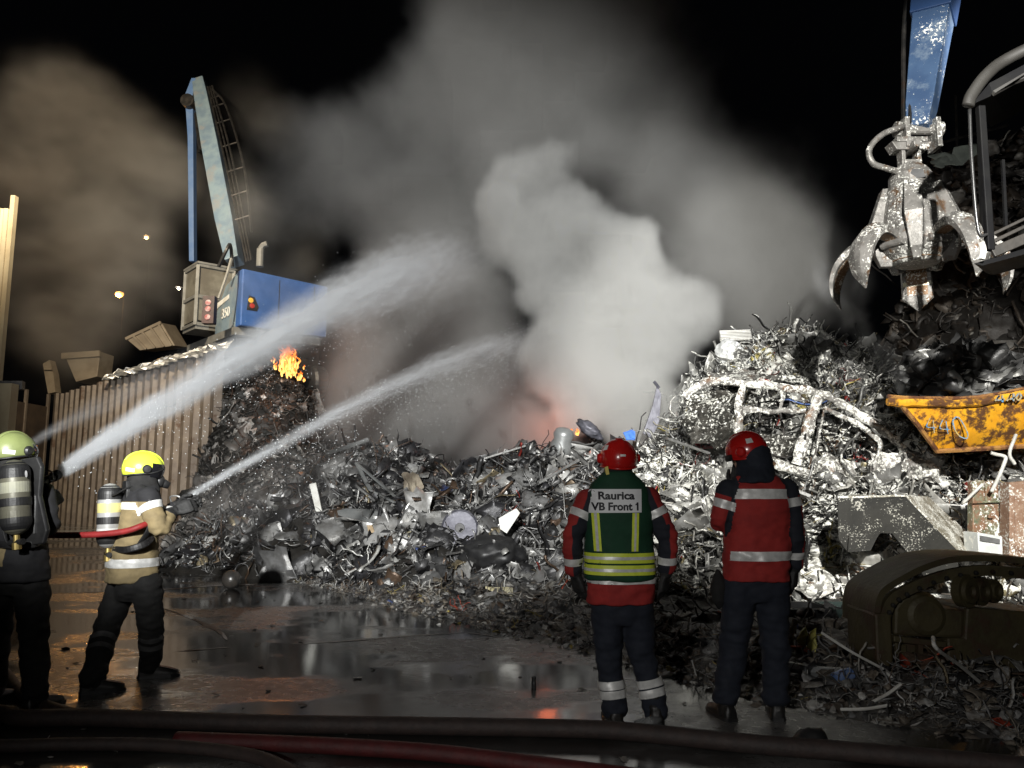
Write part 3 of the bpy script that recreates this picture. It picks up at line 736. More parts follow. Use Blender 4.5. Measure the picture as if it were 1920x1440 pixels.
mb = MB(); mb.tube(smooth_path([at(1858, 849, 9.5), at(1868, 852, 9.5), at(1884, 856, 9.5), at(1884, 866, 9.5), at(1870, 900, 9.5), at(1859, 922, 9.45)], 5), .022, 8)
WHITEP = pm('grimy white paint', (.62, .62, .58), (.48, .47, .43), 6, (.4, .65), 0, .2, c3=(.2, .17, .13), c3amt=.3)
single('bent_pipe', 'bent pale pipe standing out of the heap below the yellow skip', 'pipe', mb, WHITEP, smooth=True)
mb = MB(); mb.tube([at(1805, 944, 9.4), at(1842, 908, 9.5)], .018, 7); single('steel_rod', 'short straight white rod leaning on the greenish post', 'rod', mb, WHITEP)
t = empty('appliance_casing', at(1855, 1045, 9.2), 'small white appliance casing at the foot of the greenish post', 'casing')
mb = MB(); mb.prism([at(1833, 998, 9.2), at(1880, 1006, 9.2), at(1881, 1050, 9.2), at(1836, 1046, 9.2)], (0, .3, 0)); mb.build('body', pm('white enamel', (.62, .64, .62), (.5, .52, .5), 4, (.25, .45), 0, .1, foam=.2), t, bevel=.012)
mb = MB(); mb.prism([at(1838, 1004, 9.18), at(1875, 1011, 9.18), at(1875, 1020, 9.18), at(1838, 1014, 9.18)], (0, .012, 0)); mb.build('control_panel', STEEL, t)
# long thing near the skip
mb = MB(); mb.tube(smooth_path([at(1905, 815, 9.9), at(1893, 850, 9.8), at(1903, 870, 9.8)], 5), [.02] * 11, 7); single('steel_bracket', 'white twisted bracket sticking up under the right end of the yellow skip', 'bracket', mb, WHITEP)

# bag and ribbed sheet on the crest
mb = MB(); c = at(1368, 664, 14.6); bm = bmesh.new(); bmesh.ops.create_icosphere(bm, subdivisions=4, radius=.28)
for v in bm.verts: q = v.co.copy(); v.co = V((q.x * .92, q.y * .8, q.z * .95)) * (1 + .22 * mnoise.noise(q * 9) + .14 * abs(mnoise.noise(q * 22)))
mb.add([c + v.co for v in bm.verts], [[v.index for v in f.verts] for f in bm.faces]); bm.free()
single('plastic_bag', 'crinkled silvery white bag on the crest of the heap below the ribbed sheet', 'bag', mb, pm('shiny white plastic', (.6, .61, .6), (.45, .46, .45), 8, (.2, .4), .1, .3))
mb = MB(); a = at(1352, 637, 14.9); b = at(1410, 635, 14.9)
for k in range(7):
    q = k / 6; p = a.lerp(a + V((0, .1, .19)), q); mb.bar(p, p + (b - a), .04, .016)
mb.bar(a + V((.01, .12, .09)), b + V((-.01, .12, .09)), .02, .2); single('ribbed_sheet', 'pale ribbed metal sheet lying on top of the heap crest', 'sheet', mb, WHITEP)

# middle heap pieces
def slab(pts, Y, th=.02, lean=0.0, dz=None):
    y0 = max(p[1] for p in pts); mb = MB()
    mb.prism([at(px, py, Y + lean * (y0 - py) / 100) for px, py in pts], (0, th, 0)); return mb


PALEG = pm('pale green grey board', (.34, .38, .33), (.25, .28, .25), 5, (.4, .6), 0, .2, c3=(.12, .11, .09), c3amt=.28)
CREAM = pm('yellowed plastic', (.55, .49, .28), (.62, .58, .42), 5, (.35, .55), 0, .2, c3=(.15, .12, .07), c3amt=.25)
TAN = pm('weathered wood', (.34, .25, .15), (.26, .19, .11), 7, (.6, .85), 0, .3)
CARD = pm('soaked cardboard', (.33, .29, .22), (.25, .21, .16), 5, (.6, .9), 0, .3)
WSHEET = pm('crumpled white sheet', (.66, .68, .64), (.52, .54, .5), 5, (.4, .6), 0, .25, c3=(.2, .19, .16), c3amt=.25)
GREYSH = pm('grey sheet metal', (.20, .21, .21), (.28, .285, .28), 4, (.3, .5), .4, .1)
single('white_plank', 'pale plank leaning upright against the left end of the grey heap', 'plank', slab([(580, 908), (592, 905), (614, 1006), (604, 1010)], 14.0, .05, .25), WHITEP)
single('dark_post', 'dark square post standing under the leaning pale plank', 'post', slab([(606, 1005), (622, 1003), (628, 1092), (614, 1094)], 13.6, .1, .2), DARKM)
mb = MB(); P = [(632, 958), (650, 954), (690, 956), (712, 961), (730, 968), (712, 976), (690, 981), (660, 976), (634, 966)]; mb.prism([at(px, py, 13.5 + (980 - py) / 100) for px, py in P], (0, .02, .01)); single('leaf_shaped_sheet', 'smooth grey leaf shaped panel lying across the heap', 'panel', mb, GREYSH, bevel=.006)
mb = slab([(678, 1006), (676, 1018), (683, 1040), (655, 1072), (630, 1092), (626, 1088), (650, 1042), (660, 1022), (672, 1005)], 13.15, .02, .5); single('torn_board', 'torn pale green board tapering to a point at the heap foot', 'board', mb, PALEG)
mb = MB(); mb.sheet(at(704, 1054, 12.9), at(742, 1046, 13.3), at(778, 1064, 13.1), at(740, 1104, 12.5), 9, 9, .16, 4, .012, 31, .9); mb.sheet(at(682, 1068, 12.8), at(708, 1066, 12.9), at(708, 1104, 12.6), at(684, 1094, 12.6), 4, 5, .05, 4, .012, 34, .5); mb.sheet(at(728, 1048, 13.2), at(790, 1052, 13.1), at(768, 1100, 12.6), at(722, 1096, 12.6), 8, 8, .2, 5, .012, 37, .9)
single('crumpled_sheet', 'crumpled white sheet, brightest piece at the foot of the grey heap', 'sheet', mb, WSHEET)
mb = MB(); A = [(752, 1000), (772, 996), (788, 1016), (782, 1036), (760, 1040), (748, 1030)]; hole = [(762, 1022), (768, 1010), (774, 1012), (773, 1020), (767, 1026), (763, 1026)]
vo = [at(px, py, 13.1 + .3 * mnoise.noise(V((px * .05, py * .05, 0)))) for px, py in A]; vh = [at(px, py, 13.0) for px, py in hole]; vs = vo + vh; n_ = 6
mb.add(vs + [p + V((0, .03, 0)) for p in vs], [f for k in range(6) for f in ((k, (k + 1) % 6, 6 + (k + 1) % 6, 6 + k), (12 + (k + 1) % 6, 12 + k, 18 + k, 18 + (k + 1) % 6), (k, 12 + k, 12 + (k + 1) % 6, (k + 1) % 6), (6 + k, 6 + (k + 1) % 6, 18 + (k + 1) % 6, 18 + k))])
mb.sheet(at(725, 1022, 13.1), at(752, 1028, 13.0), at(752, 1038, 12.9), at(728, 1030, 13.0), 4, 3, .05, 5, .02, 3, .5)
single('broken_plastic_cover', 'broken yellowed plastic cover with a triangular hole', 'cover', mb, CREAM)
mb = MB(); mb.sheet(at(770, 996, 13.2), at(786, 994, 13.3), at(794, 1036, 12.9), at(764, 1044, 12.8), 4, 6, .13, 5, .012, 51, .8); single('torn_white_plastic', 'torn white plastic scrap right of the yellowed cover', 'plastic', mb, WSHEET)
single('wooden_slat', 'tan wooden slat, left one of two above the crumpled white sheet', 'slat', slab([(688, 985), (697, 984), (711, 1018), (700, 1030), (695, 1018)], 13.2, .04, .3), TAN)
single('wooden_slat', 'tan wooden slat touching the yellowed plastic cover', 'slat', slab([(718, 1000), (727, 998), (742, 1024), (732, 1032)], 13.15, .04, .3), TAN)
mb = MB(); mb.sheet(at(752, 892, 14.6), at(782, 888, 14.9), at(812, 938, 14.3), at(772, 930, 14.2), 6, 6, .16, 3, .03, 61, .6); single('cardboard', 'folded tan cardboard half way up the grey heap', 'cardboard', mb, CARD)
# drum with a hole
t = empty('oil_drum', at(868, 1010, 13.0), 'dark dented drum with a round black hole in its end', 'drum')
c = at(862, 990, 12.75); d = (V((0, -1, .25))).normalized(); M = Matrix.Translation(c) @ d.to_track_quat('Z', 'Y').to_matrix().to_4x4()
DRUM = pm('dark grey drum', (.06, .06, .075), (.11, .11, .13), 5, (.4, .6), .4, .3)
mb = MB(); mb.lathe([(.07, -.02), (.075, .004), (.27, .01), (.30, .03), (.30, 0), (.29, -.25), (.295, -.27), (.29, -.6), (.02, -.6)], M, 28); mb.build('body', DRUM, t, smooth=False)
mb = MB(); mb.lathe([(.001, -.03), (.075, -.03), (.08, .012), (.072, .014)], M, 20); mb.build('opening', BLACK, t)
# black bag
mb = MB(); c = at(922, 1038, 12.35); bm = bmesh.new(); bmesh.ops.create_icosphere(bm, subdivisions=4, radius=1)
for v in bm.verts: q = v.co.copy(); v.co = V((q.x * .52, q.y * .4, q.z * .27)) * (1 + .2 * mnoise.noise(q * 2.5) + .1 * abs(mnoise.noise(q * 6)))
mb.add([c + v.co for v in bm.verts], [[v.index for v in f.verts] for f in bm.faces]); bm.free()
single('black_sack', 'black sack sunk in the heap right of the drum', 'sack', mb, BLACK, smooth=True)
mb = MB(); mb.sheet(at(908, 1106, 10.9), at(930, 1103, 11.0), at(968, 1108, 11.0), at(960, 1118, 10.8), 6, 3, .04, 4, .03, 71, .5); single('pale_trim', 'pale bent trim strip lying flat on the dirt', 'trim', mb, CREAM)
mb = MB(); mb.tube(smooth_path([at(610, 850, 15.2), at(650, 838, 15.4), at(690, 824, 15.6)], 4), .045, 6); single('steel_tube', 'pale dusty tube lying high on the left of the grey heap', 'tube', mb, GREYSH)
mb = MB(); mb.bar(at(668, 868, 14.8), at(694, 918, 14.3), .07, .03); mb.bar(at(694, 918, 14.3), at(740, 942, 14.0), .06, .03); mb.bar(at(668, 868, 14.8), at(740, 930, 14.1), .05, .03); single('angle_frame', 'bent triangular grey frame on the left of the grey heap', 'frame', mb, GREYSH)
mb = MB(); c = at(1057, 815, 14.6); mb.lathe([(.2, -.45), (.215, -.2), (.17, -.1), (.2, 0), (.16, .1), (.08, .13), (.001, .11)], Matrix.Translation(c) @ Euler((.25, .2, 0)).to_matrix().to_4x4(), 18); single('dented_tank', 'dented grey dome topped tank at the crest before the red glow', 'tank', mb, GREYSH, smooth=True)
mb = MB(); c = at(1106, 806, 14.6); bm = bmesh.new(); bmesh.ops.create_icosphere(bm, subdivisions=3, radius=1)
for v in bm.verts: q = v.co.copy(); v.co = Euler((0, .6, 0)).to_matrix() @ (V((q.x * .26, q.y * .13, q.z * .12)) * (1 + .5 * mnoise.noise(q * 2.6)))
mb.add([c + v.co for v in bm.verts], [[v.index for v in f.verts] for f in bm.faces]); bm.free(); single('burst_tyre', 'dark rounded lump of tyre standing on the crest in the smoke', 'tyre', mb, DRUM, smooth=True)
mb = MB(); mb.prism([at(px, py, 14.4) for px, py in ((1206, 812), (1224, 760), (1232, 722), (1240, 740), (1236, 790), (1222, 822))], (0, .05, 0)); mb.tube([at(1226, 715, 14.4), at(1236, 728, 14.4)], .03, 6); single('torn_spike', 'dark torn metal spike rising from the heap into the smoke', 'spike', mb, DRUM)
mb = MB(); mb.sheet(at(1168, 812, 14.2), at(1186, 806, 14.3), at(1192, 822, 14.1), at(1174, 826, 14.1), 3, 3, .05, 4, .02, 4); single('blue_scrap', 'small bright blue scrap on the crest above the green vest', 'scrap', mb, pm('blue plastic', (.06, .16, .5), (.08, .2, .6), 4, (.3, .5)))
mb = MB(); mb.sheet(at(1300, 818, 12.4), at(1345, 806, 12.4), at(1350, 838, 12.2), at(1308, 842, 12.2), 6, 5, .12, 5, .015, 5, .8); single('red_scrap', 'crumpled pinkish red scrap beside the car shell', 'scrap', mb, pm('pinkish red plastic', (.6, .1, .12), (.45, .2, .2), 5, (.35, .6), foam=.3))
mb = MB(); mb.prism([at(px, py, 12.1) for px, py in ((935, 972), (968, 953), (975, 962), (950, 1000), (938, 992))], (0, .03, 0)); single('white_sheet', 'angular white panel in the grey heap left of the green vest', 'panel', mb, WHITEP)
for k, (a, b, w_, lab) in enumerate((((900, 862), (985, 836), .05, 'long grey bar near the crest behind the smoke'), ((1010, 905), (1085, 862), .06, 'grey bar sloping down to the left above the green vest shoulder'), ((1010, 870), (1108, 884), .05, 'flat pale bar lying level on the grey heap crest'),
                                     ((835, 1040), (930, 1022), .05, 'dark bar lying between drum and black sack'), ((1520, 930), (1458, 905), .07, 'whitened bar under the car shell sill'), ((1250, 822), (1330, 850), .05, 'foamed bar left of the car shell'))):
    mb = MB(); Y = 14.6 if a[1] < 900 else 12.2
    if a[0] > 1240: Y = 11.0
    mb.bar(at(*a, Y), at(*b, Y + .2), w_, w_ * .6); single('steel_bar', lab, 'bar', mb, STEEL if k != 3 else DARKM)

# ball, stub and bits on the yard
c = gp(433, 1104); mb = MB(); bm = bmesh.new(); bmesh.ops.create_uvsphere(bm, u_segments=32, v_segments=18, radius=.145); mb.add([c + V((0, 0, .14)) + v.co for v in bm.verts], [[v.index for v in f.verts] for f in bm.faces]); bm.free()
bo = single('ball', 'dark shiny ball lying alone on the wet concrete', 'ball', mb, pm('dark ball', (.02, .02, .02), (.04, .035, .03), 6, (.25, .4)), smooth=True)
mb = MB(); c = gp(1001, 1290); mb.lathe([(.018, 0), (.02, .03), (.016, .05), (.018, .085), (.001, .09)], Matrix.Translation(c), 10); single('bottle_stub', 'tiny black bottle standing alone on the concrete', 'bottle', mb, BLACK)
mb = MB(); c = gp(1214, 1366); M = Matrix.Translation(c + V((0, 0, .035))) @ Euler((0, R(84), R(25))).to_matrix().to_4x4(); mb.lathe([(.01, -.09), (.034, -.085), (.035, .03), (.03, .06), (.014, .09), (.014, .11), (.001, .11)], M, 14)
gm = bpy.data.materials.new('clear plastic'); gm.use_nodes = True; b_ = gm.node_tree.nodes['Principled BSDF']; b_.inputs['Transmission Weight'].default_value = .85; b_.inputs['Roughness'].default_value = .15; b_.inputs['Base Color'].default_value = (.8, .82, .82, 1); b_.inputs['IOR'].default_value = 1.3
single('plastic_bottle', 'crushed clear bottle beside the boot of the person in the green vest', 'bottle', mb, gm, smooth=True)
mb = MB(); c = gp(1524, 1410); bm = bmesh.new(); bmesh.ops.create_icosphere(bm, subdivisions=3, radius=.1)
for v in bm.verts: q = v.co.copy(); v.co = V((q.x * 1.05, q.y * .9, q.z * .8)) * (1 + .2 * mnoise.noise(q * 16))
mb.add([c + V((0, 0, .06)) + v.co for v in bm.verts], [[v.index for v in f.verts] for f in bm.faces]); bm.free(); single('dark_lump', 'dark lump on the concrete right of the large hose', 'lump', mb, BLACK, smooth=True)
single('packaging', 'crumpled yellow packaging in the litter right of the dark trousers', 'packaging', MB().sheet(gp(1490, 1216, .1), gp(1522, 1216, .12), gp(1534, 1190, .26), gp(1500, 1184, .34), 6, 6, .09, 9, .008, 8, .8), pm('yellow film', (.5, .46, .1), (.6, .57, .2), 8, (.3, .5)))
single('blue_can', 'crushed blue can in the litter before the scrapped machine', 'can', MB().lathe([(.01, -.09), (.045, -.085), (.05, 0), (.046, .08), (.01, .085)], Matrix.Translation(gp(1580, 1268, .1)) @ Euler((0, R(80), .3)).to_matrix().to_4x4(), 14), pm('blue can', (.12, .22, .5), (.3, .38, .6), 9, (.25, .45), .3))
for a, b, z0, z1, lab in (((1540, 1186), (1656, 1254), .42, .14, 'long thin white rod slanting down in the litter'), ((1576, 1330), (1668, 1322), .05, .09, 'thin white strip lying level in the dark litter'), ((1636, 1316), (1690, 1282), .06, .22, 'bright flat strip pointing up to the right in the litter'), ((1480, 1250), (1580, 1262), .1, .1, 'grey tube lying in the litter behind the blue can')):
    mb = MB(); mb.tube(smooth_path([gp(*a, z0), gp((a[0] + b[0]) / 2, (a[1] + b[1]) / 2 + 3, (z0 + z1) / 2), gp(*b, z1)], 4), .011 if 'tube' not in lab else .045, 6); single('litter_rod', lab, 'rod', mb, WHITEP if 'tube' not in lab else GREYSH)
mb = MB(); mb.tube(smooth_path([gp(1750, 1195, .55), gp(1756, 1216, .5), gp(1800, 1248, .3), gp(1852, 1292, .05)], 5), .013, 6); single('bent_rod', 'bent white rod leaning on the scrapped machine', 'rod', mb, WHITEP)
for k, (px0, px1, Y, mt, lab) in enumerate(((1482, 1562, 9.0, BLACK, 'black low crate at the foot of the foamed heap'), (1566, 1640, 8.9, pm('dark green plastic', (.02, .035, .03), (.03, .05, .045), 4, (.4, .6)), 'dark green crate beside the black crate'))):
    t = empty('crate', at(px0, 1200, Y), lab, 'crate'); a = at(px0, 1142, Y); b = at(px1, 1144, Y); mb = MB(); h = a.z
    mb.box(((a.x + b.x) / 2, Y + .02, h / 2), (b.x - a.x, .03, h)); mb.box(((a.x + b.x) / 2, Y + .58, h / 2), (b.x - a.x, .03, h)); mb.box((a.x + .015, Y + .3, h / 2), (.03, .53, h)); mb.box((b.x - .015, Y + .3, h / 2), (.03, .53, h)); mb.box(((a.x + b.x) / 2, Y + .3, .03), (b.x - a.x - .06, .53, .03)); mb.build('body', mt, t)
    mb = MB(); mb.box(((a.x + b.x) / 2, Y, h - .03), (b.x - a.x + .04, .05, .06)); mb.build('rim', mt, t)

# ================================================================== scrapped tracked machine part (dark, lower right)
OLIVE = pm('grimy olive paint', (.075, .062, .028), (.05, .04, .02), 4, (.45, .7), .15, .4, c3=(.06, .035, .02), c3amt=.42, c3scale=4)
Ym = 6.55
t = empty('scrapped_axle', at(1780, 1290, Ym), 'dark olive scrapped machine with arched bolted cover, in shade at right', 'machine part'); t.location.z = 0
arch = [(1640, 1180), (1640, 1140), (1652, 1106), (1690, 1080), (1735, 1058), (1785, 1044), (1850, 1041), (1920, 1046), (1990, 1054)]


def strip(pl, Y, wid, th, mb, dn):
    P = smooth_path([at(*p, Y) for p in pl], 6); vs = []
    for i, p in enumerate(P):
        d = (P[min(i + 1, len(P) - 1)] - P[max(i - 1, 0)]).normalized(); n_ = V((d.z, 0, -d.x)).normalized() * (th * dn)
        vs += [p, p + V((0, wid, 0)), p + n_ + V((0, wid, 0)), p + n_]
    mb.loft([vs[i:i + 4] for i in range(0, len(vs), 4)])
    return P


mb = MB(); strip(arch, Ym, .62, .05, mb, 1); mb.build('arched_cover', OLIVE, t)
mb = MB(); fl = [(1652, 1150), (1664, 1122), (1690, 1102), (1740, 1080), (1790, 1066), (1850, 1060), (1920, 1066), (1990, 1072)]; P = strip(fl, Ym - .02, .05, .085, mb, 1); mb.build('flange', OLIVE, t)
for i in range(3, len(P) - 1, 3):
    mb = MB(); M = Matrix.Translation(P[i] + V((.03, -.02, -.05))) @ Euler((R(90), 0, 0)).to_matrix().to_4x4(); mb.lathe([(.001, .02), (.018, .018), (.02, 0)], M, 6); mb.build('bolt', DARKM, t)
mb = MB(); mb.prism([at(*p, Ym + .05) for p in ((1678, 1140), (1692, 1122), (1718, 1113), (1745, 1118), (1765, 1134), (1776, 1142), (1808, 1144), (1808, 1196), (1740, 1196), (1676, 1192))], (0, .5, 0)); mb.build('gear_housing', OLIVE, t, bevel=.025)
mb = MB(); M = Matrix.Translation(at(1728, 1152, Ym + .12)) @ Euler((R(90), 0, 0)).to_matrix().to_4x4(); mb.lathe([(.001, .1), (.12, .1), (.16, .08), (.19, 0), (.19, -.3)], M, 28)
mb.build('hub_cover', OLIVE, t, bevel=.01)
for px, r_, y_ in ((1812, .135, Ym - .02), (1838, .12, Ym + .12), (1862, .1, Ym + .22)):
    mb = MB(); M = Matrix.Translation(at(px, 1108, y_)) @ Euler((R(90), 0, R(28))).to_matrix().to_4x4(); mb.lathe([(.03, .03), (.05, .05), (r_ * .7, .05), (r_ * .75, .02), (r_, .02), (r_, -.05), (.03, -.05)], M, 28); mb.build('pulley', OLIVE, t)
mb = MB(); mb.prism([at(*p, Ym + .02) for p in ((1812, 1138), (1990, 1152), (1990, 1262), (1808, 1254), (1776, 1232), (1776, 1196), (1808, 1196))], (0, .6, 0)); mb.build('frame_side', OLIVE, t, bevel=.02)
mb = MB(); mb.prism([at(*p, Ym - .03) for p in ((1640, 1150), (1672, 1150), (1676, 1240), (1660, 1262), (1644, 1240))], (0, .55, 0)); mb.build('end_plate', OLIVE, t, bevel=.02)
mb = MB(); mb.prism([at(*p, Ym - .01) for p in ((1676, 1192), (1776, 1204), (1776, 1216), (1676, 1204))], (0, .06, 0)); mb.prism([at(*p, Ym + .06) for p in ((1678, 1204), (1776, 1216), (1780, 1250), (1700, 1244), (1682, 1236))], (0, .5, 0)); mb.build('lower_rail', OLIVE, t, bevel=.01)
for px in (1690, 1722, 1752): mb = MB(); mb.prism([at(px, 1208, Ym - .0), at(px + 9, 1209, Ym), at(px + 9, 1242, Ym), at(px, 1241, Ym)], (0, .07, 0)); mb.build('rib', OLIVE, t)
# ================================================================== blue material handler behind the burning heap
BLUE = pm('blue machine paint', (.035, .10, .30), (.05, .125, .36), 2, (.35, .55), 0, .05, c3=(.03, .06, .14), c3amt=.25)
PBL = pm('pale blue paint', (.20, .27, .31), (.14, .20, .26), 2.2, (.35, .55), 0, .1, c3=(.22, .24, .25), c3amt=.42, c3scale=1.3)
GLASS = pm('dusty cab glass', (.12, .11, .09), (.2, .19, .155), 1.2, (.15, .3), 0, 0, spec=.6)
CABF = pm('light cab frame', (.21, .21, .195), (.14, .14, .13), 2, (.4, .6), .1, .1)
Yh = 28.0
org = at(450, 610, Yh); yaw = R(41)   # forward axis turned left of +Y
fw = V((-math.sin(yaw), math.cos(yaw), 0)); rt = V((math.cos(yaw), math.sin(yaw), 0)); up = V((0, 0, 1))
zb = org.z; zt = at(450, 503, Yh).z; zb_hl = zb


def hl(u, v_, w_): return V((org.x, org.y, 0)) + rt * u + fw * v_ + up * w_


t = empty('material_handler', (org.x, org.y, 0), 'blue scrap handling machine with raised pale blue boom behind the ribbed fence', 'excavator')


def hbox(mb, u0, u1, v0, v1, w0, w1, **k): return mb.prism([hl(u0, v0, w0), hl(u1, v0, w0), hl(u1, v0, w1), hl(u0, v0, w1)], fw * (v1 - v0))


mb = MB(); mb.prism([hl(0, 0, zb), hl(3.5, 0, zb), hl(3.5, 0, zt - .1), hl(0, 0, zt)], fw * .5); mb.build('counterweight', BLUE, t, bevel=.05)
mb = MB(); mb.prism([hl(.02, .5, zb + .02), hl(.02, 2.6, zb + .05), hl(.02, 2.55, zb + .9), hl(.02, 1.7, zt - .35), hl(.02, .5, zt - .02)], rt * 1.1); mb.build('side_housing', PBL, t, bevel=.03)
mb = MB(); hbox(mb, 1.15, 3.4, .5, 4.0, zb + .02, zt - .15); mb.build('engine_housing', BLUE, t, bevel=.05)
mb = MB(); hbox(mb, -.1, 3.4, .3, 5.4, zb - .3, zb - .01); mb.build('turntable', CABF, t)
# grille seams of the counterweight and the recessed tail light
mb = MB(); mb.prism([hl(.22, -.012, zb + .62), hl(.62, -.012, zb + .62), hl(.68, -.012, zb + .78), hl(.5, -.012, zb + 1.14), hl(.28, -.012, zb + 1.18)], fw * .02); tl = mb.build('light_recess', DARKM, t)
for dz, du, c in ((1.0, .36, (.8, .45, .05)), (.8, .42, (.35, .03, .02))):
    mb = MB(); mb.lathe([(.001, .03), (.09, .02), (.1, 0)], Matrix.Translation(hl(du, -.02, zb + dz)) @ (-fw).to_track_quat('Z', 'Y').to_matrix().to_4x4(), 14); o = mb.build('tail_light', pm('lens %.2f' % dz, c, rough=(.2, .3), emit=(c, .25)), t)
mb = MB(); 
for u in (1.45, 2.9): mb.prism([hl(u, -.006, zb + .1), hl(u + .03, -.006, zb + .1), hl(u + .03, -.006, zt - .2), hl(u, -.006, zt - .2)], fw * .01)
mb.build('seam', DARKM, t)
# side markings: pale number on the side housing
cu = bpy.data.curves.new('tmp', 'FONT'); cu.body = '350'; cu.size = .55; cu.extrude = .01
to = bpy.data.objects.new('tmp', cu); COL.objects.link(to); dg = bpy.context.evaluated_depsgraph_get(); dg.update(); me = bpy.data.meshes.new_from_object(to.evaluated_get(dg)); bpy.data.objects.remove(to)
M = Matrix((rt.to_tuple() + (0,), fw.to_tuple() + (0,), up.to_tuple() + (0,), (0, 0, 0, 1))).transposed()
for v in me.vertices: v.co = hl(-.0, 1.9 - v.co.x, zb + .55 + v.co.y) - rt * (.005 + v.co.z)
link(me, 'number', pm('decal white', (.75, .75, .7), rough=(.4, .6)), t, smooth=False)
mb = MB(); mb.sheet(hl(-.0, 2.5, zb + 1.05), hl(-.0, 1.25, zb + 1.25), hl(-.0, 1.25, zb + 1.42), hl(-.0, 2.4, zb + 1.28), 6, 2, .004, 3, .012, 2); mb.build('stripe', pm('decal white'  , (.7, .7, .66)), t)
# cab: tall glazed box left of the housing
cv0, cv1, cu0, cu1, cw1 = 2.65, 4.1, -.72, .7, zb + 2.75; zbb = zb; zb = zb + .55
mb = MB()
for u in (cu0, cu1):
    for v_ in (cv0, cv1): mb.bar(hl(u, v_, zb - .2), hl(u, v_, cw1), .13, .13)
    for w_ in (zb - .15, zb + .95, cw1): mb.bar(hl(u, cv0, w_), hl(u, cv1, w_), .13, .13)
for v_ in (cv0, cv1):
    for w_ in (zb - .15, zb + .95, cw1): mb.bar(hl(cu0, v_, w_), hl(cu1, v_, w_), .13, .13)
mb.build('cab_frame', CABF, t)
for nm, P in (('cab_window', [(cu0 - .01, cv0, zb), (cu0 - .01, cv1, zb), (cu0 - .01, cv1, cw1), (cu0 - .01, cv0, cw1)]), ('cab_window', [(cu0, cv0 + .02, zb), (cu1, cv0 + .02, zb), (cu1, cv0 + .02, cw1), (cu0, cv0 + .02, cw1)])):
    mb = MB(); mb.prism([hl(*p) for p in P], (rt if nm[0] == 'c' and P[0][0] == P[1][0] else fw) * .03); mb.build(nm, GLASS, t)
mb = MB(); hbox(mb, cu0 - .08, cu1 + .08, cv0 - .1, cv1 + .1, cw1 + .05, cw1 + .13); mb.build('cab_roof', CABF, t)
mb = MB(); hbox(mb, cu0, cu1, cv0, cv1, zb - .35, zb - .2); mb.build('cab_floor', CABF, t)
zb = zbb
mb = MB(); p = at(393, 582, 27.2); mb.box(p, (.42, .3, 1.0)); bx = mb.build('lamp_box', pm('dark red box', (.03, .02, .02), (.06, .03, .03), 3, (.4, .6)), t)
for dz in (-.28, .02, .25): 
    mb = MB(); mb.lathe([(.001, .04), (.1, .03), (.11, 0)], Matrix.Translation(p + V((0, -.15, dz))) @ Euler((R(90), 0, 0)).to_matrix().to_4x4(), 14); o = mb.build('lamp_lens', pm('dull red lens', (.3, .1, .1), (.4, .3, .3), 6, (.2, .4)), bx)
mb = MB(); mb.tube(smooth_path([at(410, 560, 27.4), at(424, 520, 27.5), at(434, 485, 27.7)], 5), .06, 6); mb.build('guard_rail', CABF, t)
mb = MB(); q = at(487, 500, 28.6); mb.lathe([(.14, 0), (.14, .7), (.001, .7)], Matrix.Translation(q), 12); mb.tube([q + V((0, 0, .7)), q + V((.1, 0, .85)), q + V((.25, 0, .9))], .12, 8); mb.build('exhaust', CABF, t)
for k in range(5):
    pass
mb = MB(); mb.tube(smooth_path([at(410, 500, 27.8), at(424, 470, 27.6), at(432, 460, 27.8), at(436, 500, 28)], 6), .07, 6); mb.build('hose_loop', BLACK, t)
# boom: tapered box girder
b0 = at(440, 492, 30.0); b1 = at(374, 152, 33.0)
ax = (b1 - b0).normalized(); sx = ax.cross(V((0, 1, 0))).normalized(); dp = ax.cross(sx).normalized()


def girder(p0, p1, w0, w1, d0, d1, mids=()):
    st = [(0, w0, d0)] + list(mids) + [(1, w1, d1)]; return [[p0.lerp(p1, t_) + sx * a * w_ / 2 + dp * b * d_ / 2 for a, b in ((-1, -1), (1, -1), (1, 1), (-1, 1))] for t_, w_, d_ in st]


mb = MB(); mb.loft(girder(b0, b1, .55, .5, .7, .5, ((.2, .72, .75), (.6, .72, .7), (.9, .6, .55)))); mb.build('boom', PBL, t, bevel=.03)
for k, (off, r_) in enumerate(((.42, .05), (.52, .04), (.62, .045))):
    mb = MB(); mb.tube(smooth_path([b0 + sx * off * -1 + dp * -.2, b0.lerp(b1, .5) - sx * (off + .06 * k), b0.lerp(b1, .95) - sx * (off - .1)], 8), r_, 6); mb.build('hydraulic_line', DARKM, t)
mb = MB(); P = smooth_path([b0 - sx * .9 + ax * 1.2, b0.lerp(b1, .45) - sx * 1.15, b0.lerp(b1, .8) - sx * .95, b0.lerp(b1, .93) - sx * .5], 8); mb.tube(P, .05, 6); 
for i in range(2, len(P) - 2, 3): mb.bar(P[i], P[i] + sx * .75, .05, .05)
mb.build('hose_guard', DARKM, t)
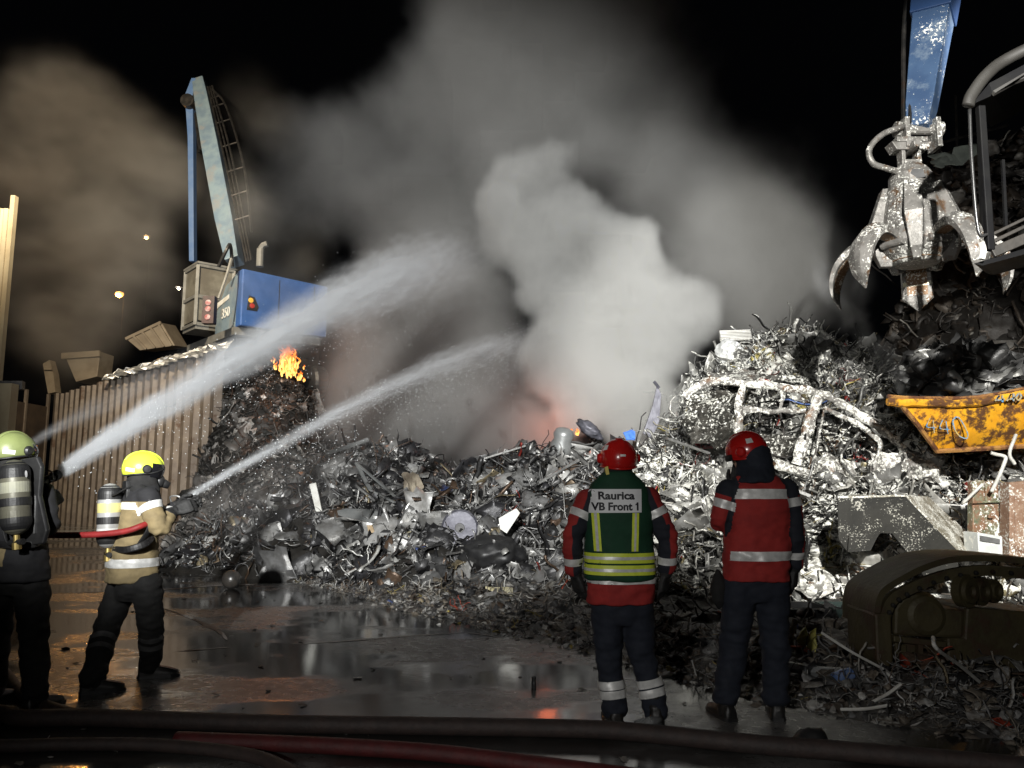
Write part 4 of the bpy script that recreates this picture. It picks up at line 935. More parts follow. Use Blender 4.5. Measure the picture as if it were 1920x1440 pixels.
# arm hanging from the boom head
s0 = at(358, 168, 32.9); s1 = at(362, 492, 33.6)
mb = MB(); mb.loft([[p + V((a * w_ / 2, b * .2, 0)) for a, b in ((-1, -1), (1, -1), (1, 1), (-1, 1))] for p, w_ in ((at(366, 150, 32.9), .2), (at(357, 182, 32.9), .36), (at(360, 260, 33.1), .26), (s1, .22))]); mb.build('arm', pm('faded blue paint', (.08, .16, .34), (.12, .2, .36), 2, (.4, .6)), t, bevel=.03)
mb = MB(); c0 = at(372, 215, 32.6); c1 = at(380, 276, 32.3); mb.tube([c0, c1], .2, 10); mb.tube([c1, at(384, 282, 32.3)], .26, 10); mb.tube([at(364, 180, 32.8), c0], .09, 8); mb.build('hydraulic_cylinder', DARKM, t)
mb = MB(); M = Matrix.Translation(at(353, 190, 32.6)) @ Euler((R(90), 0, 0)).to_matrix().to_4x4(); mb.lathe([(.02, .15), (.3, .15), (.3, -.35), (.02, -.35)], M, 18); mb.build('boom_head_pin', DARKM, t)
mb = MB(); mb.sheet(b0.lerp(b1, .33) + sx * .0 + dp * -.42, b0.lerp(b1, .33) + sx * .2 + dp * -.42, b0.lerp(b1, .55) + sx * .15 + dp * -.40, b0.lerp(b1, .55) - sx * .02 + dp * -.40, 2, 10, .01, 2, .012, 3)
# chassis below (standing on the heap behind the fence)
mb = MB(); hbox(mb, .2, 3.6, .8, 4.6, zb - 1.6, zb - .32); mb.build('chassis', DARKM, t)
for u in (.0, 3.5):
    for v_ in (1.0, 4.2):
        mb = MB(); mb.lathe([(.25, -.3), (.6, -.3), (.68, -.2), (.68, .2), (.6, .3), (.25, .3)], Matrix.Translation(hl(u + .1, v_, zb - 1.7)) @ rt.to_track_quat('Z', 'Y').to_matrix().to_4x4(), 22); wh = mb.build('wheel', BLACK, t)

# two tipping buckets and a broken post showing above the fence
BEIGE = pm('beige dusty steel', (.34, .28, .2), (.25, .2, .14), 1.5, (.5, .75), .1, .2, c3=(.14, .09, .05), c3amt=.3)
t = empty('dump_bucket', at(285, 650, 38), 'larger pale ribbed tipping bucket above the fence, close to the blue machine', 'bucket')
a, b, c, d = at(237, 636, 38), at(303, 605, 38), at(328, 648, 38), at(262, 657, 38)
mb = MB(); mb.prism([a, b, c, d], (0, 1.6, .2)); mb.build('body', BEIGE, t, bevel=.03)
mb = MB(); mb.bar(a + V((0, -.05, 0)), b + V((0, -.05, 0)), .14, .14); mb.build('rim', BEIGE, t)
for q in (.2, .45, .7, .92): mb = MB(); mb.bar(a.lerp(b, q) + V((0, -.06, 0)), d.lerp(c, q) + V((0, -.06, 0)), .1, .1); mb.build('rib', BEIGE, t)
t = empty('dump_bucket', at(155, 690, 39), 'smaller beige tipping bucket standing left on the dark heap', 'bucket')
a, b, c, d = at(120, 664, 39), at(188, 659, 39), at(182, 706, 39), at(142, 716, 39)
mb = MB(); mb.prism([a, b, c, d], (0, 1.4, 0)); mb.build('body', BEIGE, t, bevel=.03)
mb = MB(); mb.bar(a + V((-.05, -.08, -.12)), b + V((.05, -.08, -.12)), .16, .3); mb.build('rim', BEIGE, t)
mb = MB(); P = [(80, 682), (93, 675), (100, 700), (104, 735), (90, 738)]; mb.prism([at(*p, 39) for p in P], (0, .5, 0)); mb.bar(at(84, 690, 38.9), at(98, 690, 38.9), .1, .2); tag(mb.build('broken_post', BEIGE), 'broken beige stub leaning at the left end of the fence', 'post')

# ================================================================== grab (orange peel grapple) and its arm
GST = pm('foamed grab steel', (.13, .125, .115), (.24, .23, .215), 6, (.35, .6), .35, .35, c3=(.12, .065, .03), c3amt=.40, c3scale=5, foam=.20, foamscale=34)
GST2 = pm('rusty grab inside', (.20, .11, .05), (.28, .17, .09), 6, (.4, .65), .2, .35, c3=(.1, .05, .03), c3amt=.4, foam=.22, foamscale=36)
BLUEF = pm('blue arm paint foamed', (.03, .06, .125), (.045, .085, .16), 2.5, (.4, .6), 0, .1, c3=(.10, .14, .2), c3amt=.42, foam=.02, foamscale=30)
Yg = 9.5; G = at(1712, 400, Yg); k_ = G.z


def gz(py): return at(1712, py, Yg).z


t = empty('crane_arm', at(1725, 240, Yg), 'foam splashed blue crane arm holding the grab at the top right', 'crane arm')
p0 = at(1722, 243, Yg); p1 = at(1766, -90, Yg + .5); axg = (p1 - p0).normalized()
a_ = V((.80, -.6, 0)).normalized(); a_ = (a_ - axg * a_.dot(axg)).normalized(); c_ = axg.cross(a_).normalized()


def sec(p, wa, wc): return [p + a_ * x * wa / 2 + c_ * y * wc / 2 for x, y in ((-1, -1), (1, -1), (1, 1), (-1, 1))]


mb = MB(); mb.loft([sec(p0, .26, .22), sec(p0.lerp(p1, .12), .33, .30), sec(p0.lerp(p1, .66), .46, .42), sec(p0.lerp(p1, 1), .48, .46)]); mb.build('arm_beam', BLUEF, t, bevel=.012)
mb = MB(); q0 = p0.lerp(p1, .6); q1 = p0.lerp(p1, 1.0); mb.loft([sec(q0, .50, .46), sec(q1, .58, .54)]); mb.build('reinforcing_collar', pm('dark blue paint', (.015, .04, .11), (.02, .05, .13), 3, (.4, .6)), t, bevel=.012)
mb = MB(); mb.tube(smooth_path([p0 - a_ * .22 + V((0, -.1, .0)), p0.lerp(p1, .18) - a_ * .27 + V((0, -.08, 0)), p0.lerp(p1, .6) - a_ * .36, p1 - a_ * .4], 6), .03, 8); mb.tube(smooth_path([p0 - a_ * .17 + V((0, -.16, .05)), p0.lerp(p1, .3) - a_ * .25 + V((0, -.13, 0)), p1 - a_ * .34], 6), .022, 8); mb.build('hydraulic_hose', DARKM, t)
mb = MB()
for dx in (-.2, .2): mb.prism([V((p0.x + dx - .03, p0.y - .13, z)) if y else V((p0.x + dx - .03, p0.y + .13, z)) for y, z in ((1, p0.z - .28), (0, p0.z - .28), (0, p0.z + .12), (1, p0.z + .12))], (.06, 0, 0))
mb.lathe([(.07, -.27), (.07, .27)], Matrix.Translation(p0 + V((0, 0, .0))) @ Euler((0, R(90), 0)).to_matrix().to_4x4(), 14)
for s_ in (-1, 1): mb.lathe([(.001, .06), (.1, .06), (.1, 0), (.001, 0)], Matrix.Translation(p0 + V((s_ * .24, 0, 0))) @ Euler((0, R(90) * s_, 0)).to_matrix().to_4x4(), 16)
mb.build('clevis', GST, t, bevel=.006)

gx = G.x; gy = G.y
t = empty('scrap_grab', (gx, gy, gz(470)), 'foam covered orange peel grab hanging open from the blue arm', 'grab')
mb = MB(); zz = gz(268)
mb.box((gx, gy, zz), (.40, .24, .07)); mb.prism([V((gx - .26, gy - .1, zz - .02)), V((gx + .26, gy - .1, zz - .02)), V((gx + .2, gy - .1, zz - .13)), V((gx - .2, gy - .1, zz - .13))], (0, .2, 0))
mb.lathe([(.055, -.22), (.055, .22)], Matrix.Translation(V((gx, gy - .02, zz - .1))) @ Euler((R(90), 0, 0)).to_matrix().to_4x4(), 12)
for s_ in (-1, 1): mb.box((gx + s_ * .1, gy, zz - .21), (.05, .14, .22))
mb.box((gx, gy, zz - .3), (.22, .2, .08)); mb.build('link', GST, t, bevel=.008)
z1 = gz(312); z2 = gz(352)
mb = MB(); mb.lathe([(.05, z1 + .06), (.12, z1 + .02), (.2, z1 - .05), (.26, (z1 + z2) / 2), (.27, z2), (.05, z2)], Matrix.Translation(V((gx, gy, 0))), 24); mb.build('rotator', GST, t, bevel=.004)

# hose loop left
mb = MB()
for dx in (0, .05): mb.tube(smooth_path([at(1693 - dx * 20, 238, Yg - .1), at(1655, 252, Yg - .15 - dx), at(1630, 280, Yg - .18 - dx), at(1637, 306, Yg - .18 - dx), at(1664, 316, Yg - .12 - dx), at(1684, 322, Yg - .1)], 8), .038, 8)
mb.build('hose', GST, t, smooth=True)
# body: faceted cone with pockets for each tine
z3 = gz(468); NT = 8
angs = [36, -36, 108, -108, 180]


def dirn(a): return V((math.sin(R(a - 27)), -math.cos(R(a - 27)), 0))


mb = MB(); rings = []
for z, r_ in ((z2 + .01, .27), (z2 - .03, .33), ((z2 + z3) / 2, .41), (z3 + .05, .47), (z3 - .08, .40), (z3 - .2, .25)):
    rings.append([V((gx, gy, z)) + dirn(a) * r_ for a in np.linspace(0, 337.5, 16)])
mb.loft(rings); mb.build('body', GST, t, bevel=.012)
zc = gz(545)
for a in (0, 72, -72, 144, -144):   # cylinders' covers: wedge shaped housings on the body
    d = dirn(a); s_ = V((-d.y, d.x, 0)); mb = MB(); B = V((gx, gy, 0))
    rg = [[B + d * r_ + s_ * x * w_ + V((0, 0, z)) for x, r_ in ((-1, ri), (-1, ro), (1, ro), (1, ri))] for z, w_, ri, ro in ((z2 - .02, .085, .2, .37), (z2 - .3, .10, .26, .47), (z2 - .46, .11, .3, .53), (z3 - .08, .07, .3, .50), (z3 - .22, .04, .3, .44))]
    mb.loft([r[::-1] for r in rg]); mb.build('cylinder_cover', GST, t, bevel=.01)
d = dirn(0); s_ = V((-d.y, d.x, 0)); B = V((gx, gy, 0)); mb = MB(); mb.bar(B + d * .385 + s_ * -.035 + V((0, 0, z2 - .07)), B + d * .385 + s_ * .035 + V((0, 0, z2 - .07)), .03, .022); mb.build('slot', BLACK, t)
mb = MB(); mb.prism([B + d * .262 + s_ * a + V((0, 0, z)) for a, z in ((-.04, z2 + .02), (.16, z2 + .02), (.14, z2 + .13), (.02, z2 + .15))], d * -.06); mb.build('rotator_window', BLACK, t)
# tines
for a in angs:
    d = dirn(a); s_ = V((-d.y, d.x, 0)); B = V((gx, gy, 0))
    # centre line (radius, z) and half width, thickness
    cl = [(.36, z3 + .08), (.56, z3 + .16), (.78, z3 + .14), (.96, z3 - .02), (1.05, z3 - .24), (1.05, z3 - .44), (.98, z3 - .62)] if a != 180 else \
         [(.36, z3 + .05), (.5, z3 + .05), (.6, z3 - .06), (.65, z3 - .2), (.66, z3 - .36), (.64, z3 - .5), (.58, z3 - .68)]
    wd = [.09, .12, .16, .18, .165, .12, .012] if a != 180 else [.12, .16, .185, .19, .19, .19, .012]
    th = [.11, .15, .16, .13, .10, .06, .012]
    sc_ = 1.0
    P = smooth_path([V((r_ * sc_, 0, z)) for r_, z in cl], 4); M_ = len(P); outer = []; mbi = MB(); rr = []
    for i, p in enumerate(P):
        f_ = i / (M_ - 1) * (len(wd) - 1); j = min(int(f_), len(wd) - 2); f_ -= j; w_ = wd[j] + (wd[j + 1] - wd[j]) * f_; h_ = th[j] + (th[j + 1] - th[j]) * f_
        tg = (P[min(i + 1, M_ - 1)] - P[max(i - 1, 0)]).normalized(); nn = V((tg.z, 0, -tg.x)) 
        def W3(r_, z, x): return B + d * r_ + s_ * x + V((0, 0, z))
        o_ = p + nn * -h_ * .5; n2 = p + nn * h_ * .5
        # V shaped back: ridge outside
        rr.append([W3(n2.x, n2.z, -w_ * .9), W3(n2.x, n2.z, w_ * .9), W3(p.x, p.z, w_), W3(o_.x, o_.z, w_ * .25), W3(o_.x, o_.z, -w_ * .25), W3(p.x, p.z, -w_)])
    mb = MB(); mb.loft(rr); tn = mb.build('tine', GST, t, bevel=.006)
    mb = MB(); vs = []; 
    for i, r_ in enumerate(rr[1:int(M_ * .8)]):
        off = (r_[0] + r_[1]) / 2 - (r_[3] + r_[4]) / 2; off = off.normalized() * .006 if off.length > 1e-6 else V((0, 0, 0))
        m_ = (r_[0] + r_[1]) / 2; vs += [m_ + (r_[0] - m_) * .72 + off, m_ + (r_[1] - m_) * .72 + off]
    mb.add(vs, [(2 * i, 2 * i + 1, 2 * i + 3, 2 * i + 2) for i in range(len(vs) // 2 - 1)]); mb.build('inner_face', GST2, tn)
    mb = MB(); mb.lathe([(.05, -.15), (.05, .15)], Matrix.Translation(B + d * .43 + V((0, 0, z3 + .02))) @ s_.to_track_quat('Z', 'Y').to_matrix().to_4x4(), 12); mb.build('hinge_pin', GST, t)
mb = MB(); zk = gz(490); mb.lathe([(.05, zk + .03), (.30, zk + .02), (.31, zk - .005), (.22, zk - .03), (.05, zk - .03)], Matrix.Translation(V((gx, gy, 0))), 24); mb.build('lower_ring', GST2, t)
mb = MB(); d = dirn(180); s_ = V((-d.y, d.x, 0)); B = V((gx, gy, 0))
mb.prism([B + d * .60 + s_ * a + V((0, 0, z3 + z)) for a, z in ((-.17, -.24), (.17, -.24), (.17, -.33), (-.17, -.33))], d * .05); mb.build('wear_plate', pm('pale worn yellow', (.6, .57, .4), (.5, .48, .38), 9, (.3, .5), .3, .2, foam=.3), t)

# ================================================================== raised machine cab at the right edge
CABM = pm('black cab frame', (.008, .008, .009), (.012, .012, .012), 4, (.5, .7), 0, .1, spec=.1)
CABW = pm('grey cab lining', (.04, .038, .034), (.03, .028, .025), 3, (.5, .7), 0, .1)
Yk = 7.2
t = empty('machine_cab', at(1900, 480, Yk), 'dark open framed machine cab high at the right edge', 'machine cab')
mb = MB(); mb.tube(smooth_path([at(1815, 198, Yk), at(1822, 178, Yk), at(1850, 140, Yk), at(1890, 110, Yk), at(1990, 62, Yk - .2)], 8), [(.045, .06)] * 33, 10); mb.build('roof_edge', CABW, t, smooth=True)
mb = MB(); mb.prism([at(1822, 196, Yk + .02), at(1855, 156, Yk + .02), at(1990, 84, Yk - .15), at(1990, 100, Yk - .15), at(1862, 178, Yk + .02)], (1.15, 1.5, .5)); mb.build('roof', CABM, t)
mb = MB(); mb.prism([at(1862, 170, Yk - .03), at(1990, 96, Yk - .2), at(1990, 120, Yk - .2), at(1905, 152, Yk - .03), at(1866, 174, Yk - .03)], (0, .03, -.02)); mb.build('headlining', CABW, t)
for a, b, c in ((at(1838, 200, Yk), at(1856, 470, Yk), .07), (at(1836, 196, Yk + 1.3), at(1846, 470, Yk + 1.3), .06)): mb = MB(); mb.bar(a, b, c, c); mb.build('pillar', CABM, t, bevel=.01)
mb = MB(); mb.tube(smooth_path([at(1818, 205, Yk - .05), at(1822, 300, Yk - .05), at(1834, 430, Yk - .05), at(1852, 440, Yk - .05)], 8), .016, 8); mb.build('grab_handle', pm('dark tube', (.08, .08, .08), rough=(.2, .35), metal=.6), t, smooth=True)
mb = MB(); mb.bar(at(1880, 300, Yk + .8), at(1886, 430, Yk + .8), .03, .03); mb.build('window_bar', CABM, t)
mb = MB()
for py0, py1, th in ((440, 405, .03), (454, 420, .035), (474, 446, .1)): mb.bar(at(1860, py0, Yk), at(1995, py1 - 30, Yk - .1), .05, th)
mb.build('sill_rail', pm('cab rail grey', (.03, .028, .025), (.045, .04, .035), 5, (.3, .5), .2, .1), t, bevel=.006)
mb = MB(); mb.prism([at(1826, 494, Yk), at(1990, 446, Yk), at(1990, 458, Yk), at(1842, 498, Yk)], (1.0, 1.4, .3)); mb.build('step_plate', CABM, t)
mb = MB(); mb.tube(smooth_path([at(1840, 455, Yk - .05), at(1844, 470, Yk - .06), at(1841, 486, Yk - .05)], 4), .03, 6); mb.build('lamp_bracket', WHITEP, t)
# dark guard railing behind, on the mound
t = empty('guard_rail', at(1790, 300, 19), 'thin dark railing beyond the grab on the mound', 'railing')
mb = MB(); mb.tube(smooth_path([at(1730, 278, 19), at(1800, 258, 19), at(1890, 235, 19)], 5), .04, 6); mb.build('rail', DARKM, t)
for px in (1760, 1792, 1838): mb = MB(); mb.tube([at(px, 180, 19), at(px + 3, 300, 19)], .035, 6); mb.build('post', DARKM, t)
mb = MB(); mb.sheet(at(1745, 292, 17.5), at(1830, 272, 17.8), at(1834, 290, 17.5), at(1778, 306, 17.2), 6, 3, .15, 2, .02, 3, .5); mb.sheet(at(1742, 306, 17.3), at(1778, 292, 17.4), at(1782, 304, 17.2), at(1762, 318, 17.1), 5, 3, .1, 2, .02, 6, .5)
tag(mb.build('pale_sheet', PALEG), 'pale torn sheet on the mound between grab and cab', 'sheet')
H = Heap()
for i in range(520):
    px = rng.uniform(1745, 1990); py = rng.uniform(240, 460)
    if py < 300 - (px - 1745) * .3: continue
    p = at(px, py, 17.5 + rng.uniform(0, 2) + (460 - py) * .006); H.piece(['sheet', 'lump', 'rod', 'strip', 'shell'][rng.integers(5)], p, rng.uniform(.2, .75), pick(pal_back))
H.build('mound_scrap', BURNT, 'scrap on the dark mound behind the cab')

# ================================================================== hoses on the ground
HOSE = pm('dark fabric hose', (.03, .022, .02), (.045, .03, .026), 12, (.55, .8), 0, .3)
HOSER = pm('dark red hose', (.085, .011, .011), (.06, .009, .009), 12, (.5, .75), 0, .3)


def hose(name, label, pts, r, mat, n=10):
    P = smooth_path(pts, 10); mb = MB(); mb.tube(P, [(r * (1 + .06 * mnoise.noise(p * 4)), r * .94) for p in P], 14); return tag(mb.build(name, mat, smooth=True), label, 'hose')


def gl(px, py, r): q = gp(px, py); return V((q.x, q.y, r * .93))


hose('fire_hose', 'thick dark hose lying across the whole foreground, turning dark red at the right', [V((-13, 5.6, .055)), V((-7.5, 5.25, .055)), gl(-120, 1352, .058), gl(40, 1362, .058), gl(180, 1362, .058), gl(500, 1373, .058), gl(800, 1378, .058), gl(1100, 1384, .058), gl(1250, 1396, .058), gl(1420, 1414, .058), gl(1620, 1430, .058), gl(2050, 1470, .058)], .058, HOSER if False else HOSE)
hose('fire_hose', 'dark red hose crossing the bottom edge below the thick hose', [gl(330, 1402, .05), gl(480, 1408, .05), gl(650, 1416, .05), gl(820, 1428, .05), gl(1000, 1450, .05), gl(1300, 1490, .05)], .05, HOSER)
hose('fire_hose', 'short dark hose running out at the bottom left corner', [V((-12, 4.3, .04)), V((-6.5, 4.7, .04)), gl(-60, 1412, .04), gl(120, 1408, .04), gl(300, 1410, .04), gl(470, 1430, .04), gl(560, 1470, .04)], .04, HOSE)
hose('fire_hose', 'dark hose curving up the left edge beside the cropped firefighter', [V((-12, 8.5, .04)), V((-7.5, 7.4, .04)), gl(-80, 1222, .04), gl(0, 1262, .04), gl(40, 1310, .04), gl(120, 1345, .04), gl(220, 1362, .04)], .04, HOSE)
# ================================================================== people
SKIN = pm('skin', (.42, .26, .19), (.46, .29, .22), 20, (.45, .6))
REFL = pm('reflective silver tape', (.74, .74, .72), (.62, .62, .6), 30, (.35, .5), .15)
LIME = pm('reflective lime tape', (.70, .80, .07), (.62, .72, .06), 30, (.4, .6))
NAVY = pm('navy cloth', (.008, .011, .020), (.012, .016, .027), 14, (.75, .95), 0, .2, bscale=120)
CHAR = pm('charcoal cloth', (.006, .006, .006), (.010, .0095, .009), 14, (.75, .95), 0, .2, bscale=120)
REDC = pm('red jacket cloth', (.36, .026, .022), (.28, .02, .018), 10, (.75, .95), 0, .2, bscale=120, thr=('zone', (.012, .014, .022)))
KHAKI = pm('khaki jacket cloth', (.26, .20, .10), (.20, .155, .08), 10, (.75, .95), 0, .2, bscale=120, thr=('zone', (.013, .013, .015)))
GREENV = pm('green vest cloth', (.005, .05, .022), (.004, .04, .018), 10, (.7, .9), 0, .2, bscale=120)
GLOVE = pm('black glove leather', (.012, .012, .012), (.022, .022, .022), 20, (.5, .75), 0, .25, bscale=90)
BOOT = pm('black boot leather', (.01, .01, .01), (.02, .018, .016), 16, (.3, .6), 0, .15)
REDH = pm('red helmet shell', (.50, .014, .012), (.42, .012, .010), 5, (.18, .35), 0, .02, coat=.4)
YELH = pm('luminous yellow helmet shell', (.68, .80, .06), (.62, .74, .06), 5, (.25, .4), 0, .02, coat=.3)
YELH_DIM = pm('shaded yellow helmet shell', (.20, .235, .09), (.16, .19, .07), 5, (.3, .5), 0, .05)  # yellow shell darkened in colour, its wearer stands in shade


def ring(c, rx, ry, yaw=0, n=28, ex=2.5):
    out = []
    for k in range(n):
        t_ = 2 * math.pi * k / n; ct, st = math.cos(t_), math.sin(t_)
        x = rx * math.copysign(abs(ct) ** (2 / ex), ct); y = ry * math.copysign(abs(st) ** (2 / ex), st)
        out.append(V(c) + V((x * math.cos(yaw) - y * math.sin(yaw), x * math.sin(yaw) + y * math.cos(yaw), 0)))
    return out


def limb(mb, pts, rad, n=14):
    """rounded tapered limb through the joints"""
    P = smooth_path(pts, 7); rr = []
    for i in range(len(P)):
        f = i / (len(P) - 1) * (len(rad) - 1); j = min(int(f), len(rad) - 2); f -= j; rr.append(rad[j] + (rad[j + 1] - rad[j]) * f)
    d0 = (P[0] - P[1]).normalized(); d1 = (P[-1] - P[-2]).normalized()
    P = [P[0] + d0 * rr[0] * .8, P[0] + d0 * rr[0] * .5] + P + [P[-1] + d1 * rr[-1] * .5, P[-1] + d1 * rr[-1] * .8]
    rr = [rr[0] * .45, rr[0] * .85] + rr + [rr[-1] * .85, rr[-1] * .45]
    return mb.tube(P, rr, n)


def blob(mb, c, r, rot=None, seg=2):
    bm = bmesh.new(); bmesh.ops.create_icosphere(bm, subdivisions=3, radius=1)
    M = rot or Matrix.Identity(3)
    mb.add([V(c) + M @ V((v.co.x * r[0], v.co.y * r[1], v.co.z * r[2])) for v in bm.verts], [[v.index for v in f.verts] for f in bm.faces]); bm.free()


def segd(p, a, b):
    ab = b - a; t_ = max(0, min(1, (p - a).dot(ab) / ab.length_squared)); return (p - (a + ab * t_)).length, t_


def folds(me, amp=.007, s=(7, 7, 15), extra=()):
    for v, n in [(v, v.normal.copy()) for v in me.vertices]:
        p = v.co; q = V((p.x * s[0], p.y * s[1], p.z * s[2])); a = amp
        for c, r_ in extra:
            d = (p - c).length / r_
            if d < 1: a += amp * 1.6 * (1 - d)
        v.co = p + n * (a * (mnoise.noise(q) + .55 * mnoise.noise(q * 2.3 + V((5, 5, 5)))))
    me.update()


def band(src, co, no, half, filt, mat, parent, name='reflective_band', off=.004):
    bm = bmesh.new(); bm.from_mesh(src.data); no = V(no).normalized(); co = V(co)
    bmesh.ops.delete(bm, geom=[f for f in bm.faces if not filt(f.calc_center_median()) or abs((f.calc_center_median() - co).dot(no)) > half + .04], context='FACES')
    for s_ in (1, -1): bmesh.ops.bisect_plane(bm, geom=bm.verts[:] + bm.edges[:] + bm.faces[:], dist=1e-5, plane_co=co + no * half * s_, plane_no=no * s_, clear_outer=True)
    bm.normal_update()
    for v in bm.verts: v.co += v.normal * off
    me = bpy.data.meshes.new(name); bm.to_mesh(me); bm.free(); return link(me, name, mat, parent)


def patch(bvh, origin_fn, nu, nv, dirv, mat, parent, name, off):
    """cloth patch projected along dirv on to a garment"""
    vs = []
    for j in range(nv + 1):
        for i in range(nu + 1):
            p = origin_fn(i / nu, j / nv); h = bvh.ray_cast(p - dirv * .6, dirv)
            vs.append((h[0] if h[0] is not None else p) - dirv * off)
    W = nu + 1; mb = MB(); mb.add(vs, [(j * W + i, j * W + i + 1, (j + 1) * W + i + 1, (j + 1) * W + i) for j in range(nv) for i in range(nu)])
    return mb.build(name, mat, parent, smooth=True)


def hand(mb, wr, d, back, side, curl, size=1.0, spread=.05):
    """palm, four fingers of different length and a thumb; d: wrist to knuckles, back: back of the hand, side: +1 thumb on d x back side"""
    d = V(d).normalized(); back = (V(back) - d * V(back).dot(d)).normalized(); lat = d.cross(back) * side; s = size
    mb.loft([[V(wr) + d * t_ * s + lat * x * w_ * s + back * y * h_ * s for x, y in ((-1, -.6), (-.6, -1), (.6, -1), (1, -.6), (1, .6), (.6, 1), (-.6, 1), (-1, .6))] for t_, w_, h_ in ((-.02, .028, .022), (.0, .032, .024), (.04, .046, .022), (.085, .050, .021), (.11, .045, .016))])
    for k, (lt, ln) in enumerate(((.036, .078), (.012, .088), (-.013, .082), (-.036, .064))):
        p = V(wr) + (d * .098 + lat * lt) * s; a = curl * .5; P = [p - d * .02 * s]; 
        for q in range(3):
            dd = (d * math.cos(a) - back * math.sin(a) + lat * lt * spread * 30 * .1).normalized(); P.append(P[-1] + dd * (ln * (.5, .32, .25)[q] + (.02 if q == 0 else 0)) * s); a += curl * (.9 - .08 * k)
        mb.tube(smooth_path(P, 3), [.0115 * s] * 7 + [.0105 * s, .0095 * s, .006 * s], 8)
    p = V(wr) + (d * .025 + lat * .03) * s; t1 = (lat * .8 + d * .75 - back * .25).normalized(); t2 = (d * .9 + lat * .15 - back * .55).normalized()
    mb.tube(smooth_path([p, p + t1 * .042 * s, p + t1 * .042 * s + t2 * .035 * s, p + t1 * .04 * s + t2 * .062 * s], 3), [.016 * s, .016 * s, .015 * s, .0145 * s, .014 * s, .013 * s, .013 * s, .012 * s, .011 * s, .007 * s], 8)


def helmet(parent, c, yaw, pitch, roll, a, b, h, tmax, shell, style):
    M = (Euler((0, 0, yaw)).to_matrix() @ Euler((pitch, roll, 0)).to_matrix())

    def pos(az, th, k=1.0): return V(c) + M @ V((a * k * math.sin(th) * math.sin(az), b * k * math.sin(th) * math.cos(az), h * k * math.cos(th)))

    def tm(az):   # rim angle: front / side / back
        f = math.cos(az); return R(tmax[1] + (tmax[0] - tmax[1]) * max(0, f) ** 1.5 + (tmax[2] - tmax[1]) * max(0, -f) ** 1.2)
    mb = MB(); n = 44; m = 16
    rings = [[pos(2 * math.pi * k / n, max(.02, tm(2 * math.pi * k / n) * j / m)) for k in range(n)] for j in range(m + 1)]
    inner = [[pos(2 * math.pi * k / n, max(.02, tm(2 * math.pi * k / n) * j / m), .94) for k in range(n)] for j in range(m, -1, -1)]
    mb.loft(rings + inner); he = mb.build('helmet', shell, parent, smooth=True)
    mb = MB(); P = [pos(2 * math.pi * k / n, tm(2 * math.pi * k / n) - .01, 1.012) for k in range(n + 1)]; mb.tube(P, .007, 8, caps=False); mb.build('rim', shell if style == 'red' else BLACK, he, smooth=True)
    mb = MB(); rr = []
    for j in range(-9, 10):   # crest ridge
        th = R(j / 9 * (62 if style == 'red' else 78)); kk = 1.0 + .055 * (1 - (j / 9) ** 2) if style == 'red' else 1.0 + .075 * (1 - (j / 9) ** 4)
        q = pos(0, th, 1) if th >= 0 else pos(math.pi, -th, 1); o = pos(0, th, kk) if th >= 0 else pos(math.pi, -th, kk); s_ = M @ V((1, 0, 0)) * (.016 if style == 'red' else .012); rr.append([q - s_ * 1.6, o - s_, o + s_, q + s_ * 1.6])
    mb.loft(rr); mb.build('crest', shell, he, smooth=False, bevel=.003)
    for s_ in (-1, 1):   # ear discs with their screws
        az = s_ * R(88); q = pos(az, R(88), 1.0); d = (q - V(c)).normalized(); mb = MB(); mb.lathe([(.001, .022), (.026, .02), (.036, .008), (.038, -.02)], Matrix.Translation(q) @ d.to_track_quat('Z', 'Y').to_matrix().to_4x4(), 18); mb.build('ear_disc', BLACK if style != 'red' else shell, he, smooth=False)
    def sp(az0, az1, t0, t1, mat, nm, k=1.012):
        mb = MB(); vs = [pos(R(az0 + (az1 - az0) * i / 8), R(t0 + (t1 - t0) * j / 5), k) for j in range(6) for i in range(9)]
        mb.add(vs, [(j * 9 + i, j * 9 + i + 1, (j + 1) * 9 + i + 1, (j + 1) * 9 + i) for j in range(5) for i in range(8)]); return mb.build(nm, mat, he, smooth=True)
    if style == 'red':
        for z_ in (1, -1): sp(z_ * 108, z_ * 128, 52, 68, REFL, 'reflective_patch')
        sp(172, 188, 84, 90, REFL, 'reflective_patch')
        mb = MB(); vs = [pos(R(-62 + 124 * i / 12), R(90 + 17 * j / 4), 1.06 + .05 * j / 4) for j in range(5) for i in range(13)]; mb.add(vs, [(j * 13 + i, j * 13 + i + 1, (j + 1) * 13 + i + 1, (j + 1) * 13 + i) for j in range(4) for i in range(12)]); mb.build('visor', BLACK, he, smooth=True)
    else:
        mb = MB(); vs = [pos(R(-75 + 150 * i / 14), R(66 + 46 * j / 6), 1.03 + .015 * math.sin(j)) for j in range(7) for i in range(15)]; mb.add(vs, [(j * 15 + i, j * 15 + i + 1, (j + 1) * 15 + i + 1, (j + 1) * 15 + i) for j in range(6) for i in range(14)]); mb.build('visor', pm('dark visor', (.01, .01, .012), rough=(.08, .15), spec=.7), he, smooth=True)
        for z_ in (1, -1): sp(z_ * 120, z_ * 150, 92, 104, pm('pale helmet patch', (.7, .72, .6), rough=(.4, .6)), 'reflective_patch')
        mb = MB(); q = V(c) + M @ V((0, b * .98, -h * .62)); d = M @ V((0, 1, -.25)); blob(mb, q - d * .02, (.062, .05, .06), M); mb.lathe([(.001, .075), (.03, .07), (.036, .03), (.04, -.02)], Matrix.Translation(q) @ d.to_track_quat('Z', 'Y').to_matrix().to_4x4(), 16); mb.build('face_mask', BLACK, he, smooth=True)
    return he, M


